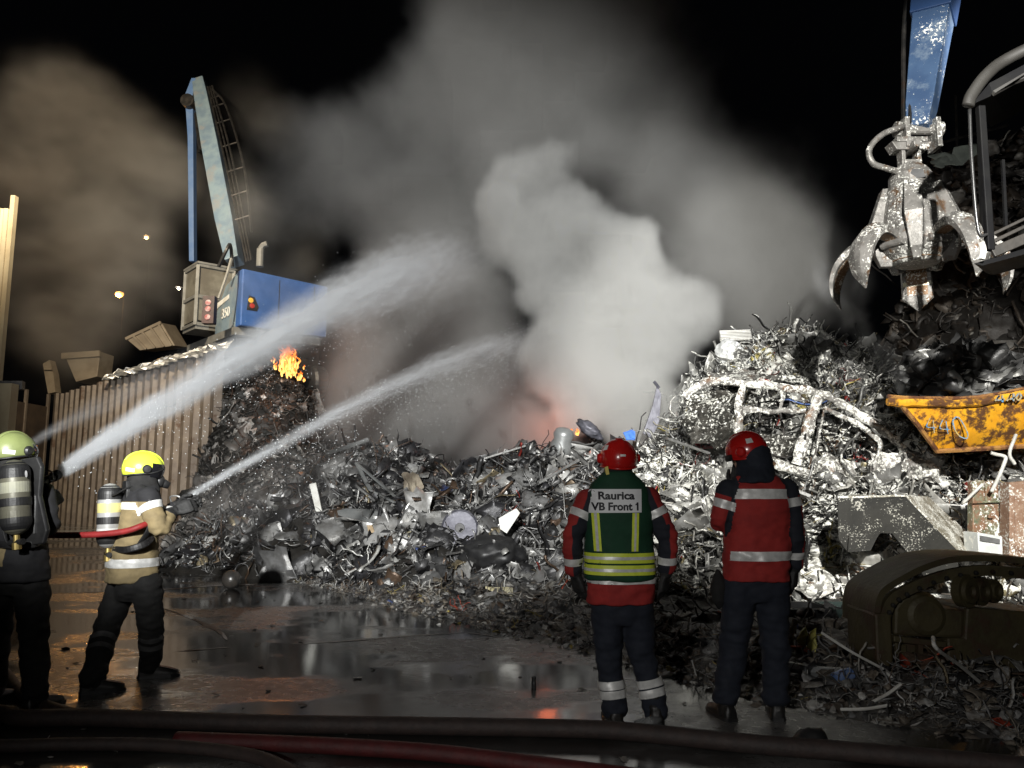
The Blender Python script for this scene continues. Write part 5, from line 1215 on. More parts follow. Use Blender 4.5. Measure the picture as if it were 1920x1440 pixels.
def person(label, base, torso, armL, armR, legL, legR, head, hel, jmat, tmat, zone=None, handsL=None, handsR=None, legr=(.115, .09, .082), footdir=((0, 1), (0, 1)), armr=(.088, .074, .062), hood=None, yaw=0, boots=None):
    t = empty('person', base, label, 'person')
    hc, hyaw, hpit, hrol = head
    # ---- body: one continuous skin under the clothes
    Mh = Euler((0, 0, hyaw)).to_matrix() @ Euler((hpit, hrol, 0)).to_matrix(); mb = MB()
    blob(mb, hc, (.077, .098, .118), Mh); blob(mb, hc + Mh @ V((0, .055, -.055)), (.05, .05, .06), Mh); blob(mb, hc + Mh @ V((0, .104, -.02)), (.014, .022, .026), Mh)
    blob(mb, hc + Mh @ V((0, .094, -.062)), (.026, .012, .008), Mh)
    for s_ in (-1, 1): blob(mb, hc + Mh @ V((s_ * .08, 0, -.015)), (.012, .024, .036), Mh)
    nk = torso[-1][0]; mb.tube([hc + Mh @ V((0, -.01, -.06)), nk, nk + V((0, 0, -.1))], [.058, .062, .08], 14)
    mb.loft([ring(c, rx * .82, ry * .8, yaw) for c, rx, ry in torso[:-1]])
    for A in (armL, armR): limb(mb, A, [.05, .045, .035])
    for A in (legL, legR): limb(mb, A, [.085, .06, .045])
    link(fuse(mb, .012, 3), 'body', SKIN, t)
    for s_ in (-1, 1): mb = MB(); blob(mb, hc + Mh @ V((s_ * .032, .088, .008)), (.013, .010, .010), Mh); mb.build('eye', pm('eye', (.7, .68, .65), rough=(.1, .2)), t, smooth=True)
    # ---- jacket
    mb = MB(); mb.loft([ring(c, rx, ry, yaw) for c, rx, ry in torso])
    limb(mb, armL, armr); limb(mb, armR, armr)
    je = fuse(mb, .0115, 5); folds(je, .0105, (7, 7, 13), [(V(armL[1]), .16), (V(armR[1]), .16), (V(torso[1][0]), .3)])
    if zone:
        z = je.attributes.new('zone', 'FLOAT', 'POINT'); z.data.foreach_set('value', np.array([zone(v.co) for v in je.vertices], dtype=np.float32))
    ja = link(je, 'jacket', jmat, t)
    # ---- trousers
    mb = MB(); h0 = torso[0][0]; hz = (legL[0].z + legR[0].z) / 2
    mb.loft([ring(V((h0.x, h0.y, hz + dz)), rx, ry, yaw) for dz, rx, ry in ((-.13, .10, .10), (-.06, .17, .125), (.03, .185, .135), (.16, .18, .13))])
    for L_ in (legL, legR): limb(mb, L_, legr, 16)
    te = fuse(mb, .012, 5); folds(te, .0135, (6, 6, 12), [(V(legL[1]), .18), (V(legR[1]), .18), (V(legL[2]), .16), (V(legR[2]), .16)]); tr = link(te, 'trousers', tmat, t)
    # ---- boots
    for L_, fd in ((legL, footdir[0]), (legR, footdir[1])):
        an = V(L_[2]); f = V((fd[0], fd[1], 0)).normalized(); s_ = V((f.y, -f.x, 0)); gz_ = boots if boots is not None else 0; mb = MB()
        top = an + (V(L_[1]) - an).normalized() * .13
        mb.tube([top, an, V((an.x, an.y, gz_ + .09)), V((an.x, an.y, gz_ + .03))], [.078, .066, .058, .055], 14)
        heel = V((an.x, an.y, gz_)); rr = []
        for t_, w_, hh in ((-.085, .032, .07), (-.07, .045, .10), (0, .05, .115), (.08, .052, .09), (.15, .053, .072), (.20, .045, .058), (.225, .028, .045)):
            c = heel + f * t_; rr.append([c + s_ * x * w_ + V((0, 0, z)) for x, z in ((-1, .004), (1, .004), (1, hh * .55), (.6, hh), (-.6, hh), (-1, hh * .55))])
        mb.loft(rr); bo = link(fuse(mb, .009, 3), 'boot', BOOT, t)
        mb = MB(); mb.loft([[c2 + s_ * x * w_ for x in (-1, 1)] + [c2 + s_ * x * w_ + V((0, 0, .022)) for x in (1, -1)] for c2, w_ in ((heel + f * -.09, .034), (heel + f * -.07, .05), (heel + f * .08, .056), (heel + f * .17, .056), (heel + f * .235, .03))]); mb.build('sole', BLACK, bo)
    # ---- gloves
    for A, hs in ((armL, handsL), (armR, handsR)):
        if not hs: continue
        mb = MB(); wr = V(A[2]); d = V(hs['d']).normalized(); hand(mb, wr + d * .045, d, hs['back'], hs['side'], hs['curl'], hs.get('size', 1.12))
        mb.tube([wr - (wr - V(A[1])).normalized() * .05, wr + d * .02, wr + d * .06], [.062, .05, .04], 14); link(fuse(mb, .0055, 2), 'glove', GLOVE, t)
    # ---- collar or hood under the helmet
    if hood: hood(t)
    he, Mm = helmet(t, *hel)
    return t, ja, tr


def px(Y, lst): return [at(a, b, Y + c) for a, b, c in lst]


# ---------------------------------------------------------------- person in the green vest
Y = 5.42
AL = px(Y, [(1104, 937, 0), (1075, 1006, -.02), (1076, 1066, .03)]); AR = px(Y, [(1213, 933, 0), (1250, 1004, -.02), (1250, 1064, .03)])
LL = px(Y, [(1137, 1132, 0), (1142, 1235, .02), (1152, 1330, .0)]); LR = px(Y, [(1193, 1132, 0), (1205, 1230, .02), (1230, 1330, -.02)])
to_ = [(at(1163, 1130, Y), .232, .165), (at(1163, 1080, Y), .228, .16), (at(1161, 1025, Y), .216, .15), (at(1159, 965, Y), .222, .15), (at(1159, 930, Y), .212, .135), (at(1159, 908, Y), .175, .115), (at(1159, 896, Y), .115, .10), (at(1159, 884, Y), .08, .085)]
hc = at(1160, 868, Y + .02)


def zoneA(p):
    # dark inner backs of the sleeves and dark lower sleeve
    best = 0
    for A, s_ in ((AL, 1), (AR, -1)):
        for a, b in ((A[0], A[1]), (A[1], A[2])):
            d, t_ = segd(p, a, b)
            if d < .105:
                c = a.lerp(b, t_); q = p - c; best = max(best, .5 + 6 * (q.x * s_ * .9 - q.y * .35 - .012))
    return best if abs(p.x - to_[3][0].x) > .17 else 0


def hoodA(t):
    mb = MB(); mb.loft([ring(c, rx, ry) for c, rx, ry in ((at(1159, 906, Y), .15, .12), (at(1159, 893, Y), .115, .11), (at(1159, 880, Y + .01), .095, .10), (at(1159, 868, Y + .02), .09, .10))]); me = fuse(mb, .01, 3); folds(me, .005); link(me, 'collar', CHAR, t)
    mb = MB(); mb.prism([at(1134, 876, Y - .09), at(1140, 874, Y - .1), at(1143, 892, Y - .1), at(1137, 892, Y - .09)], (0, .05, 0)); mb.build('yellow_tab', pm('yellow strap', (.6, .5, .12)), t)


tA, jA, trA = person('person in red helmet and dark green vest with a white back label, seen from behind', gp(1185, 1356), to_, AL, AR, LL, LR, (hc, R(4), R(-6), 0),
                     (hc + V((0, 0, .028)), R(4), R(-4), 0, .131, .152, .142, (96, 112, 126), REDH, 'red'), REDC, NAVY, zoneA,
                     dict(d=(.28, .12, -1), back=(-.75, -.6, 0), side=1, curl=.5), dict(d=(-.16, .12, -1), back=(.75, -.6, 0), side=-1, curl=.55), hood=hoodA, footdir=((-.1, 1), (.15, 1)))


def armf(A): return lambda c: min(segd(c, A[0], A[1])[0], segd(c, A[1], A[2])[0]) < .115


def notarm(*AA): return lambda c: all(min(segd(c, A[0], A[1])[0], segd(c, A[1], A[2])[0]) > .10 for A in AA)


for A in (AL, AR):
    d = (A[1] - A[0]).normalized(); band(jA, A[0].lerp(A[1], .42), d, .026, armf(A), REFL, jA)
    d = (A[2] - A[1]).normalized(); band(jA, A[1].lerp(A[2], .74), d, .026, armf(A), REFL, jA)
band(jA, at(1163, 1084, Y), (0, 0, 1), .025, lambda c: abs(c.x - to_[0][0].x) < .25 and c.z < 1.05, REFL, jA)
for L_ in (LL, LR):
    d = (L_[2] - L_[1]).normalized(); f_ = lambda c, L_=L_: segd(c, L_[1], L_[2])[0] < .13
    band(trA, L_[1].lerp(L_[2], .50), d, .026, f_, REFL, trA); band(trA, L_[1].lerp(L_[2], .68), d, .026, f_, REFL, trA)
# vest
mb = MB(); vt = [(at(1162, 1086, Y), .243, .182), (at(1161, 1050, Y), .238, .178), (at(1160, 1005, Y), .232, .172), (at(1159, 962, Y), .236, .17), (at(1159, 930, Y), .222, .155), (at(1159, 906, Y), .185, .132), (at(1159, 892, Y), .128, .118), (at(1159, 884, Y), .10, .105)]
mb.loft([ring(c, rx, ry) for c, rx, ry in vt]); ve = fuse(mb, .0115, 4); folds(ve, .008, (6, 6, 9)); vest = link(ve, 'vest', GREENV, tA)
bvh = BVHTree.FromPolygons([v.co for v in ve.vertices], [p.vertices for p in ve.polygons]); dy = V((0, 1, 0))


def quad(p0, p1, p2, p3):
    a, b, c, d = [at(q[0], q[1], Y - .17) for q in (p0, p1, p2, p3)]
    return lambda u, v_: a.lerp(b, u).lerp(d.lerp(c, u), v_)


WH = pm('white label cloth', (.80, .81, .82), (.74, .75, .76), 20, (.55, .7))
lab = patch(bvh, quad((1105, 917), (1205, 917), (1204, 961), (1106, 962)), 14, 6, dy, WH, vest, 'back_label', .004)
for q in (((1110, 962), (1124, 962), (1129, 1034), (1115, 1034)), ((1186, 962), (1199, 962), (1197, 1034), (1184, 1034))):
    o = patch(bvh, quad(*q), 3, 10, dy, LIME, vest, 'lime_band', .004)
    mid = lambda q_: quad(*[(q_[0][0] + 4.5, q_[0][1]), (q_[1][0] - 4.5, q_[1][1]), (q_[2][0] - 4.5, q_[2][1]), (q_[3][0] + 4.5, q_[3][1])])
    patch(bvh, mid(q), 1, 10, dy, REFL, o, 'silver_stripe', .0065)
tf = lambda c: True
for py, hh in ((1043, .033), (1065, .033)):
    zc_ = at(1160, py, Y).z; o = band(vest, (0, 0, zc_), (0, 0, 1), hh, tf, LIME, vest, 'lime_band'); band(vest, (0, 0, zc_), (0, 0, 1), .010, tf, REFL, o, 'silver_stripe', .007)
# lettering on the label
def lettering(txt, cx, cy, wpx, hpx):
    cu = bpy.data.curves.new('tmp', 'FONT'); cu.body = txt; cu.size = 1; cu.align_x = 'CENTER'; cu.offset = .034; cu.resolution_u = 4
    o = bpy.data.objects.new('tmp', cu); COL.objects.link(o); dg = bpy.context.evaluated_depsgraph_get(); dg.update(); me = bpy.data.meshes.new_from_object(o.evaluated_get(dg)); bpy.data.objects.remove(o)
    if txt.endswith('1'):   # the flag of the digit one
        x1 = max(v.co.x for v in me.vertices); y1 = max(v.co.y for v in me.vertices if v.co.x > x1 - .05); bm = bmesh.new(); bm.from_mesh(me)
        bm.faces.new([bm.verts.new((x1 - a, y1 - b, 0)) for a, b in ((.06, 0), (.28, .17), (.28, .28), (.06, .15))]); bm.to_mesh(me); bm.free()
    xs = [v.co.x for v in me.vertices]; ys = [v.co.y for v in me.vertices]; sx_ = wpx / (max(xs) - min(xs)); sy_ = hpx / max(ys)
    bm = bmesh.new(); bm.from_mesh(me); bmesh.ops.subdivide_edges(bm, edges=[e for e in bm.edges if e.calc_length() > .3], cuts=2); bm.to_mesh(me); bm.free()
    for v in me.vertices:
        p = at(cx + v.co.x * sx_, cy - v.co.y * sy_, Y - .17); h = bvh.ray_cast(p - dy * .5, dy); v.co = (h[0] if h[0] is not None else p) - dy * .0075
    return link(me, 'lettering', pm('black print', (.01, .01, .015), rough=(.5, .7)), lab, smooth=False)


lettering('Raurica', 1156, 936, 68, 14.5); lettering('VB Front 1', 1156, 956.5, 88, 14.5)

# ---------------------------------------------------------------- person in the red jacket
Y = 5.5
CL = px(Y, [(1366, 920, 0), (1350, 980, .02), (1378, 925, .27)]); CR = px(Y, [(1473, 918, 0), (1490, 1000, -.01), (1489, 1056, .04)])
LL = px(Y, [(1387, 1092, 0), (1376, 1205, .03), (1360, 1305, .0)]); LR = px(Y, [(1447, 1092, 0), (1452, 1205, .03), (1455, 1305, .02)])
to_c = [(at(1417, 1088, Y), .228, .165), (at(1418, 1040, Y), .226, .158), (at(1420, 990, Y), .218, .15), (at(1422, 945, Y), .222, .15), (at(1421, 914, Y), .205, .135), (at(1417, 896, Y + .02), .165, .115), (at(1413, 884, Y + .04), .11, .10), (at(1410, 874, Y + .05), .08, .085)]
hc = at(1403, 855, Y + .07); xc = to_c[3][0].x


def zoneC(p):
    z = 0
    for A, s_ in ((CL, 1), (CR, -1)):
        d, t_ = segd(p, A[0], A[1]); 
        if d < .11:
            c = A[0].lerp(A[1], t_); q = p - c
            sh = .5 + 7 * ((.16 - t_) * .22)            # shoulder cap
            bk = .5 + 6 * ((q.x * s_ - q.y * .25) - .01 + (.05 if s_ < 0 else -.02)) if abs(p.x - xc) > .185 else 0
            z = max(z, sh, bk)
        d2, t2 = segd(p, A[1], A[2])
        if d2 < .1 and s_ < 0: z = max(z, .5 + 6 * (-(p - A[1].lerp(A[2], t2)).x + .035))
    if p.z > at(1417, 894, Y).z: z = max(z, .5 + 8 * (abs(p.x - xc) - .14))
    return z


def hoodC(t):
    mb = MB(); mb.loft([ring(c, rx, ry, R(30)) for c, rx, ry in ((at(1419, 905, Y - .01), .16, .12), (at(1417, 892, Y), .135, .125), (at(1415, 876, Y + .03), .115, .125), (at(1413, 858, Y + .04), .11, .125), (at(1411, 842, Y + .05), .10, .12), (at(1408, 830, Y + .06), .07, .08))]); me = fuse(mb, .01, 4); folds(me, .008, (12, 12, 16)); link(me, 'neck_curtain', NAVY, t)
    mb = MB(); blob(mb, at(1347, 1105, Y), (.05, .05, .14)); me = fuse(mb, .01, 1); folds(me, .012, (12, 12, 12)); link(me, 'pouch', CHAR, t)


tC, jC, trC = person('person in red helmet and red jacket with silver bands, one arm raised to the face', gp(1408, 1343), to_c, CL, CR, LL, LR, (hc, R(58), R(-8), 0),
                     (hc + V((-.01, .0, .034)), R(58), R(-10), R(-6), .128, .152, .140, (98, 110, 120), REDH, 'red'), REDC, NAVY, zoneC,
                     dict(d=(.25, .2, .9), back=(.2, 1, -.1), side=1, curl=.75), dict(d=(-.04, .12, -1), back=(.8, -.55, 0), side=-1, curl=.5), hood=hoodC, footdir=((-.25, 1), (.2, 1)), legr=(.125, .10, .088))
for A, t_ in ((CL, .42), (CR, .30)): band(jC, A[0].lerp(A[1], t_), (A[1] - A[0]), .03, armf(A), REFL, jC)
band(jC, CR[1].lerp(CR[2], .68), (CR[2] - CR[1]), .026, armf(CR), REFL, jC)
band(jC, at(1420, 926, Y), (0, 0, 1), .034, notarm(CL, CR), REFL, jC); band(jC, at(1418, 1040, Y), (0, 0, 1), .031, lambda c: abs(c.x - xc) < .235 and notarm(CR)(c), REFL, jC)

# ---------------------------------------------------------------- firefighter with the yellow helmet
Y = 6.45; fy = R(-55); fdir = V((math.sin(R(55)), math.cos(R(55)), 0)); rdir = V((fdir.y, -fdir.x, 0))
BR_ = px(Y, [(277, 930, -.13), (299, 990, -.16), (318, 962, .02)]); BL_ = px(Y, [(272, 922, .17), (306, 972, .28), (324, 952, .20)])
LL = px(Y, [(231, 1096, .08), (197, 1185, .0), (174, 1272, -.28)]); LR = px(Y, [(274, 1096, -.06), (284, 1180, .1), (281, 1246, .2)])
to_b = [(at(248, 1090, Y), .20, .20), (at(249, 1055, Y), .20, .19), (at(254, 1010, Y), .19, .165), (at(262, 960, Y), .21, .15), (at(266, 930, Y), .195, .135), (at(267, 914, Y), .15, .115), (at(267, 905, Y), .10, .10), (at(267, 896, Y), .08, .085)]
hc = at(268, 884, Y + .01)


def zoneB(p):
    zt_ = at(260, 940, Y).z; sh = .5 + 8 * (p.z - zt_)
    d, t_ = segd(p, BR_[1], BR_[2]); d2, t2 = segd(p, BL_[1], BL_[2])
    if (d < .1 and t_ > .1) or (d2 < .1 and t2 > .1): return max(0, .5 + 3 * (max(t_ if d < .1 else 0, t2 if d2 < .1 else 0) - .75))
    return sh


def hoodB(t):
    mb = MB(); mb.loft([ring(c, rx, ry, fy) for c, rx, ry in ((at(267, 922, Y), .17, .13), (at(267, 910, Y), .135, .125), (at(267, 898, Y), .11, .115), (at(267, 886, Y), .1, .11))]); me = fuse(mb, .01, 3); folds(me, .007, (12, 12, 16)); link(me, 'hood', CHAR, t)


HB = dict(d=(.75, .5, .35), back=(.35, -.75, .4), side=-1, curl=1.0, size=1.25); HB2 = dict(d=(.75, .3, .3), back=(.1, .75, .5), side=1, curl=1.0, size=1.25)
tB, jB, trB = person('firefighter in bright yellow helmet, khaki jacket and black trousers aiming a water nozzle', gp(228, 1290), to_b, BL_, BR_, LL, LR, (hc, fy, R(-4), 0),
                     (hc + V((0, 0, .02)), fy, R(-8), R(3), .138, .162, .142, (76, 104, 122), YELH, 'jet'), KHAKI, CHAR, zoneB, HB2, HB, yaw=fy, hood=hoodB, footdir=((.85, .4), (.95, .3)), legr=(.12, .10, .09))
band(jB, at(249, 1053, Y), (0, 0, 1), .034, lambda c: c.z < at(249, 1020, Y).z and notarm(BR_)(c), REFL, jB)
band(jB, BR_[0].lerp(BR_[1], .36), BR_[1] - BR_[0], .03, armf(BR_), REFL, jB); band(jB, BL_[0].lerp(BL_[1], .4), BL_[1] - BL_[0], .03, armf(BL_), REFL, jB)
band(jB, at(262, 948, Y), (0, 0, 1), .028, notarm(BR_, BL_), REFL, jB)
for L_ in (LL, LR):
    d = (L_[2] - L_[1]).normalized(); f_ = lambda c, L_=L_: segd(c, L_[1], L_[2])[0] < .13; dull = pm('soiled grey band', (.05, .05, .05), (.07, .07, .07), 20, (.6, .8))
    band(trB, L_[1].lerp(L_[2], .18), d, .022, f_, dull, trB); band(trB, L_[1].lerp(L_[2], .40), d, .022, f_, dull, trB)


# ---------------------------------------------------------------- breathing sets
CYL = pm('grey composite cylinder', (.40, .40, .39), (.32, .32, .31), 6, (.3, .5), .2, .05, c3=(.55, .55, .52), c3amt=.3)
CYL_DIM = pm('shaded cylinder', (.14, .135, .10), (.11, .105, .08), 6, (.35, .55), .2, .08, c3=(.12, .11, .08), c3amt=.3)  # cylinder colour darkened to look shaded


def breathing_set(label, c0, c1, r, bdir, mat, lm, waist, shoulders):
    """c0 top, c1 bottom of the cylinder axis; bdir: direction from the back of the wearer to the cylinder"""
    ax_ = (c1 - c0); Lc = ax_.length; ax_.normalize(); t = empty('breathing_apparatus', c1, label, 'breathing apparatus')
    M = Matrix.Translation(c0) @ ax_.to_track_quat('Z', 'Y').to_matrix().to_4x4()
    cap = r * .95; mb = MB(); mb.lathe([(.001, 0), (r * .45, r * .1), (r * .8, r * .38), (r * .97, r * .75), (r, r), (r, Lc - r), (r * .95, Lc - r * .65), (r * .75, Lc - r * .3), (r * .4, Lc - r * .05), (.02, Lc)], M, 32); cy = mb.build('cylinder', mat, t, smooth=True)
    for nm, a, b, mt, k in (('top_cap', 0, .13, BLACK, 1.03), ('bottom_cap', Lc - .12, Lc + .0, BLACK, 1.03), ('label_band', .16, .235, lm, 1.012), ('strap', .27, .325, BLACK, 1.05), ('lower_label', .36, .46, pm('pale label', (.6, .6, .58), (.5, .5, .48), 14, (.4, .6)) if mat is CYL else mat, 1.01)):
        prof = []
        for q in np.linspace(a, b, 7):
            rr = r if r <= q <= Lc - r else r * math.sqrt(max(0.0, 1 - ((r - q) / r if q < r else (q - Lc + r) / r) ** 2))
            prof.append((max(.002, rr) * k, q))
        mb = MB(); mb.lathe([(max(.001, prof[0][0] - .01), prof[0][1])] + prof + [(max(.001, prof[-1][0] - .01), prof[-1][1])], M, 32); mb.build(nm, mt, cy, smooth=False)
    mb = MB(); mb.lathe([(.02, Lc - .01), (.022, Lc + .05), (.03, Lc + .055), (.03, Lc + .10), (.014, Lc + .105)], M, 14); mb.build('valve', pm('brass', (.5, .38, .14), rough=(.3, .5), metal=.8), t, smooth=False)
    mb = MB(); q = c1 + ax_ * .05; s_ = ax_.cross(bdir).normalized(); mb.tube([q - s_ * .06, q + s_ * .06], .022, 10); mb.build('valve_wheel', BLACK, t)
    m_ = (c0 + c1) / 2 - bdir * (r + .03); a_ = -ax_; mb = MB()
    mb.loft([[m_ + a_ * z + s_ * x * w_ + bdir * y * .018 for x, y in ((-1, -1), (1, -1), (1, 1), (-1, 1))] for z, w_ in ((-.34, .11), (-.25, .15), (0, .09), (.2, .12), (.28, .08))]); mb.build('back_plate', BLACK, t, bevel=.01)
    for S in shoulders + [waist]: mb = MB(); P = smooth_path(S, 6); mb.tube(P, [(.026, .008)] * len(P), 8, up=bdir); mb.build('harness_strap', BLACK, t)
    mb = MB(); mb.tube(smooth_path([c1 + ax_ * .07, c1 + ax_ * .02 + s_ * .1, c0 + ax_ * .2 + s_ * .14, shoulders[0][1]], 8), .009, 8); mb.build('air_hose', BLACK, t)
    return t


bk = -fdir
c0 = at(207, 906, Y - .12); c1 = at(203, 1028, Y - .12)
Bs = [[c0 + rdir * .1 + V((0, 0, -.1)), at(262, 908, Y - .10), at(284, 935, Y - .19), at(282, 985, Y - .19), at(262, 1020, Y - .18)], [c0 - rdir * .1 + V((0, 0, -.1)), at(255, 908, Y + .1), at(290, 930, Y + .1), at(295, 990, Y + .1)]]
breathing_set('grey air cylinder with yellow label on the back of the yellow helmeted firefighter', c0, c1, .088, bk, CYL, pm('yellow label', (.62, .55, .22), (.55, .5, .2), 12, (.4, .6)), [at(212, 1030, Y - .15), at(240, 1030, Y - .26), at(275, 1018, Y - .2), at(290, 1000, Y)], Bs)

# ---------------------------------------------------------------- cropped firefighter at the left edge
Y = 5.75; fyd = R(-18); fdd = V((math.sin(R(18)), math.cos(R(18)), 0)); rdd = V((fdd.y, -fdd.x, 0))
DR = px(Y, [(80, 925, .0), (92, 985, .0), (84, 948, .34)]); DL = px(Y, [(-22, 925, .05), (-30, 985, .2), (40, 955, .46)])
LL = px(Y, [(2, 1080, .02), (-8, 1190, .06), (-14, 1290, .1)]); LR = px(Y, [(58, 1080, 0), (64, 1190, .02), (68, 1300, -.06)])
to_d = [(at(33, 1088, Y), .22, .17), (at(33, 1050, Y), .215, .165), (at(32, 1005, Y), .205, .155), (at(31, 955, Y), .225, .155), (at(30, 920, Y), .205, .14), (at(29, 900, Y), .165, .12), (at(28, 888, Y), .115, .105), (at(27, 878, Y), .08, .085)]
hc = at(25, 852, Y + .02)


def shadeD(p): return max(.5 + 8 * (p.z - at(30, 1015, Y).z), .5 + 6 * (at(30, 1058, Y).z - p.z), .5 + 6 * (p.x - at(40, 1000, Y).x))  # jacket coloured dark except the left hip, as a shaded silhouette


def hoodD(t):
    mb = MB(); mb.loft([ring(c, rx, ry, fyd) for c, rx, ry in ((at(29, 908, Y), .17, .13), (at(28, 893, Y), .13, .12), (at(27, 878, Y), .108, .115), (at(26, 862, Y + .01), .1, .11))]); me = fuse(mb, .01, 3); folds(me, .007, (12, 12, 16)); link(me, 'hood', CHAR, t)


tD, jD, trD = person('firefighter in shade-dimmed olive helmet, cropped by the left picture edge, seen from behind', gp(30, 1332), to_d, DL, DR, LL, LR, (hc, fyd, R(-4), 0),
                     (hc + V((0, 0, .02)), fyd, R(-6), 0, .14, .165, .145, (76, 104, 122), YELH_DIM, 'jet'), KHAKI, CHAR, shadeD, dict(d=(.5, .7, .3), back=(-.6, .2, .7), side=1, curl=1.0, size=1.2), dict(d=(.1, .8, .4), back=(.8, -.2, .3), side=-1, curl=1.0, size=1.2), yaw=fyd, hood=hoodD, footdir=((.1, 1), (.3, 1)), legr=(.12, .10, .09))
c0 = at(27, 862, Y - .27); c1 = at(31, 1003, Y - .27)
breathing_set('shade-dimmed olive grey air cylinder on the back of the cropped firefighter at the left edge', c0, c1, .095, -fdd, CYL_DIM, pm('dull label', (.3, .3, .22), (.25, .25, .2), 12, (.4, .6)), [at(-15, 1020, Y - .1), at(20, 1022, Y - .2), at(65, 1020, Y - .15), at(80, 1010, Y)],
              [[c0 + rdd * .12 + V((0, 0, -.1)), at(62, 900, Y - .08), at(72, 930, Y - .17), at(70, 1000, Y - .18)], [c0 - rdd * .12 + V((0, 0, -.1)), at(-2, 902, Y - .05), at(-10, 930, Y - .14), at(-8, 1000, Y - .16)]])


# ---------------------------------------------------------------- nozzles and attack hoses
def nozzle(label, p, d, s=1.0):
    d = V(d).normalized(); t = empty('hose_nozzle', p, label, 'nozzle'); M = Matrix.Translation(p) @ d.to_track_quat('Z', 'Y').to_matrix().to_4x4()
    mb = MB(); mb.lathe([(.02, -.20), (.026, -.19), (.026, -.10), (.034, -.095), (.034, -.03), (.024, -.02), (.024, .0), (.02, .0)], M, 20); mb.build('barrel', DARKM, t)
    mb = MB(); mb.lathe([(.028, -.02), (.042, -.015), (.044, .035), (.036, .05), (.022, .045), (.02, 0)], M, 20); mb.build('bumper', BLACK, t)
    mb = MB(); mb.lathe([(.022, -.26), (.03, -.25), (.032, -.2), (.02, -.195)], M, 16); mb.build('coupling', STEEL, t)
    s_, u_ = frame(d); mb = MB(); mb.tube(smooth_path([p - d * .13 - u_ * .02, p - d * .15 - u_ * .07, p - d * .17 - u_ * .12], 4), .016, 8); mb.build('pistol_grip', BLACK, t)
    mb = MB(); mb.tube(smooth_path([p - d * .07 + s_ * .036, p - d * .08 + s_ * .04 + u_ * .07, p - d * .08 - s_ * .04 + u_ * .07, p - d * .07 - s_ * .036], 5), .007, 8); mb.build('bail_handle', STEEL, t)
    return p - d * .25


J2 = [at(342, 938, 6.85), at(620, 768, 9.6), at(820, 680, 12), at(1035, 626, 14.4)]
n2 = at(338, 941, 6.80); d2 = (at(420, 893, 7.6) - n2)
e = nozzle('dark nozzle in the gloved hands of the yellow helmeted firefighter', n2, d2)
REDL = pm('red attack hose', (.30, .022, .022), (.22, .016, .016), 14, (.5, .7), 0, .15)
hose('attack_hose', 'red hose held under the arm of the yellow helmeted firefighter', [e + V((.02, 0, 0)), at(300, 972, 6.5), at(268, 985, 6.22), at(230, 997, 6.18), at(160, 1003, 6.2), at(60, 1003, 6.3), at(-120, 1000, 6.4), V((-5.9, 6.5, .75)), V((-6.9, 6.4, .12)), V((-8.2, 6.2, .026)), V((-12, 5.2, .026))], .026, REDL)
n1 = at(102, 893, 6.35); d1 = at(300, 785, 7.9) - n1
e = nozzle('nozzle held in front of the cropped firefighter', n1, d1)
hose('attack_hose', 'dark hose running down from the nozzle of the cropped firefighter', [e + V((.02, 0, 0)), at(70, 930, 6.1), at(20, 985, 6.05), at(-60, 1040, 6.0), at(-150, 1100, 6.0), V((-5.5, 5.8, .25)), V((-6.6, 5.6, .03)), V((-12, 4.8, .03))], .03, HOSE)
# ================================================================== fire
FL = bpy.data.materials.new('flame'); FL.use_nodes = True; nt = FL.node_tree; nt.nodes.clear()
mo = nt.nodes.new('ShaderNodeOutputMaterial'); em = nt.nodes.new('ShaderNodeEmission'); at_ = nt.nodes.new('ShaderNodeAttribute'); at_.attribute_name = 'flame_glow'
cr = nt.nodes.new('ShaderNodeValToRGB'); cr.color_ramp.elements[0].color = (1, .08, .012, 1); cr.color_ramp.elements[1].color = (1, .55, .14, 1); e_ = cr.color_ramp.elements.new(.5); e_.color = (1, .24, .03, 1)
st = nt.nodes.new('ShaderNodeMapRange'); st.inputs['To Min'].default_value = .7; st.inputs['To Max'].default_value = 2.6
nt.links.new(at_.outputs['Fac'], cr.inputs[0]); nt.links.new(at_.outputs['Fac'], st.inputs['Value']); nt.links.new(cr.outputs[0], em.inputs[0]); nt.links.new(st.outputs[0], em.inputs[1]); nt.links.new(em.outputs[0], mo.inputs[0])


def flames(label, spots):
    mb = MB(); heat = []
    for (p, h, r_) in spots:
        k = random.uniform(0, 99); P = []; rr = []
        for i in range(9):
            q = i / 8; P.append(p + V((.55 * h * q * mnoise.noise(V((k, q * 3, 0))), .3 * h * q * mnoise.noise(V((k + 7, q * 3, 0))), h * q))); rr.append((r_ * (math.sin(math.pi * min(1, .18 + q * .82)) ** 1.2 + .02) * (1 + .4 * mnoise.noise(V((k, q * 6, 4)))), r_ * .5 * (math.sin(math.pi * min(1, .18 + q * .82)) + .02)))
        mb.tube(P, rr, 7); heat += [max(0, min(1, (1 - i / 8) ** .6 * 1.15 + random.uniform(-.35, .2))) for i in range(9) for _ in range(7)]
    o = mb.build('fire', FL, smooth=True); a = o.data.attributes.new('flame_glow', 'FLOAT', 'POINT'); a.data.foreach_set('value', np.array(heat, dtype=np.float32)); tag(o, label, 'fire'); return o


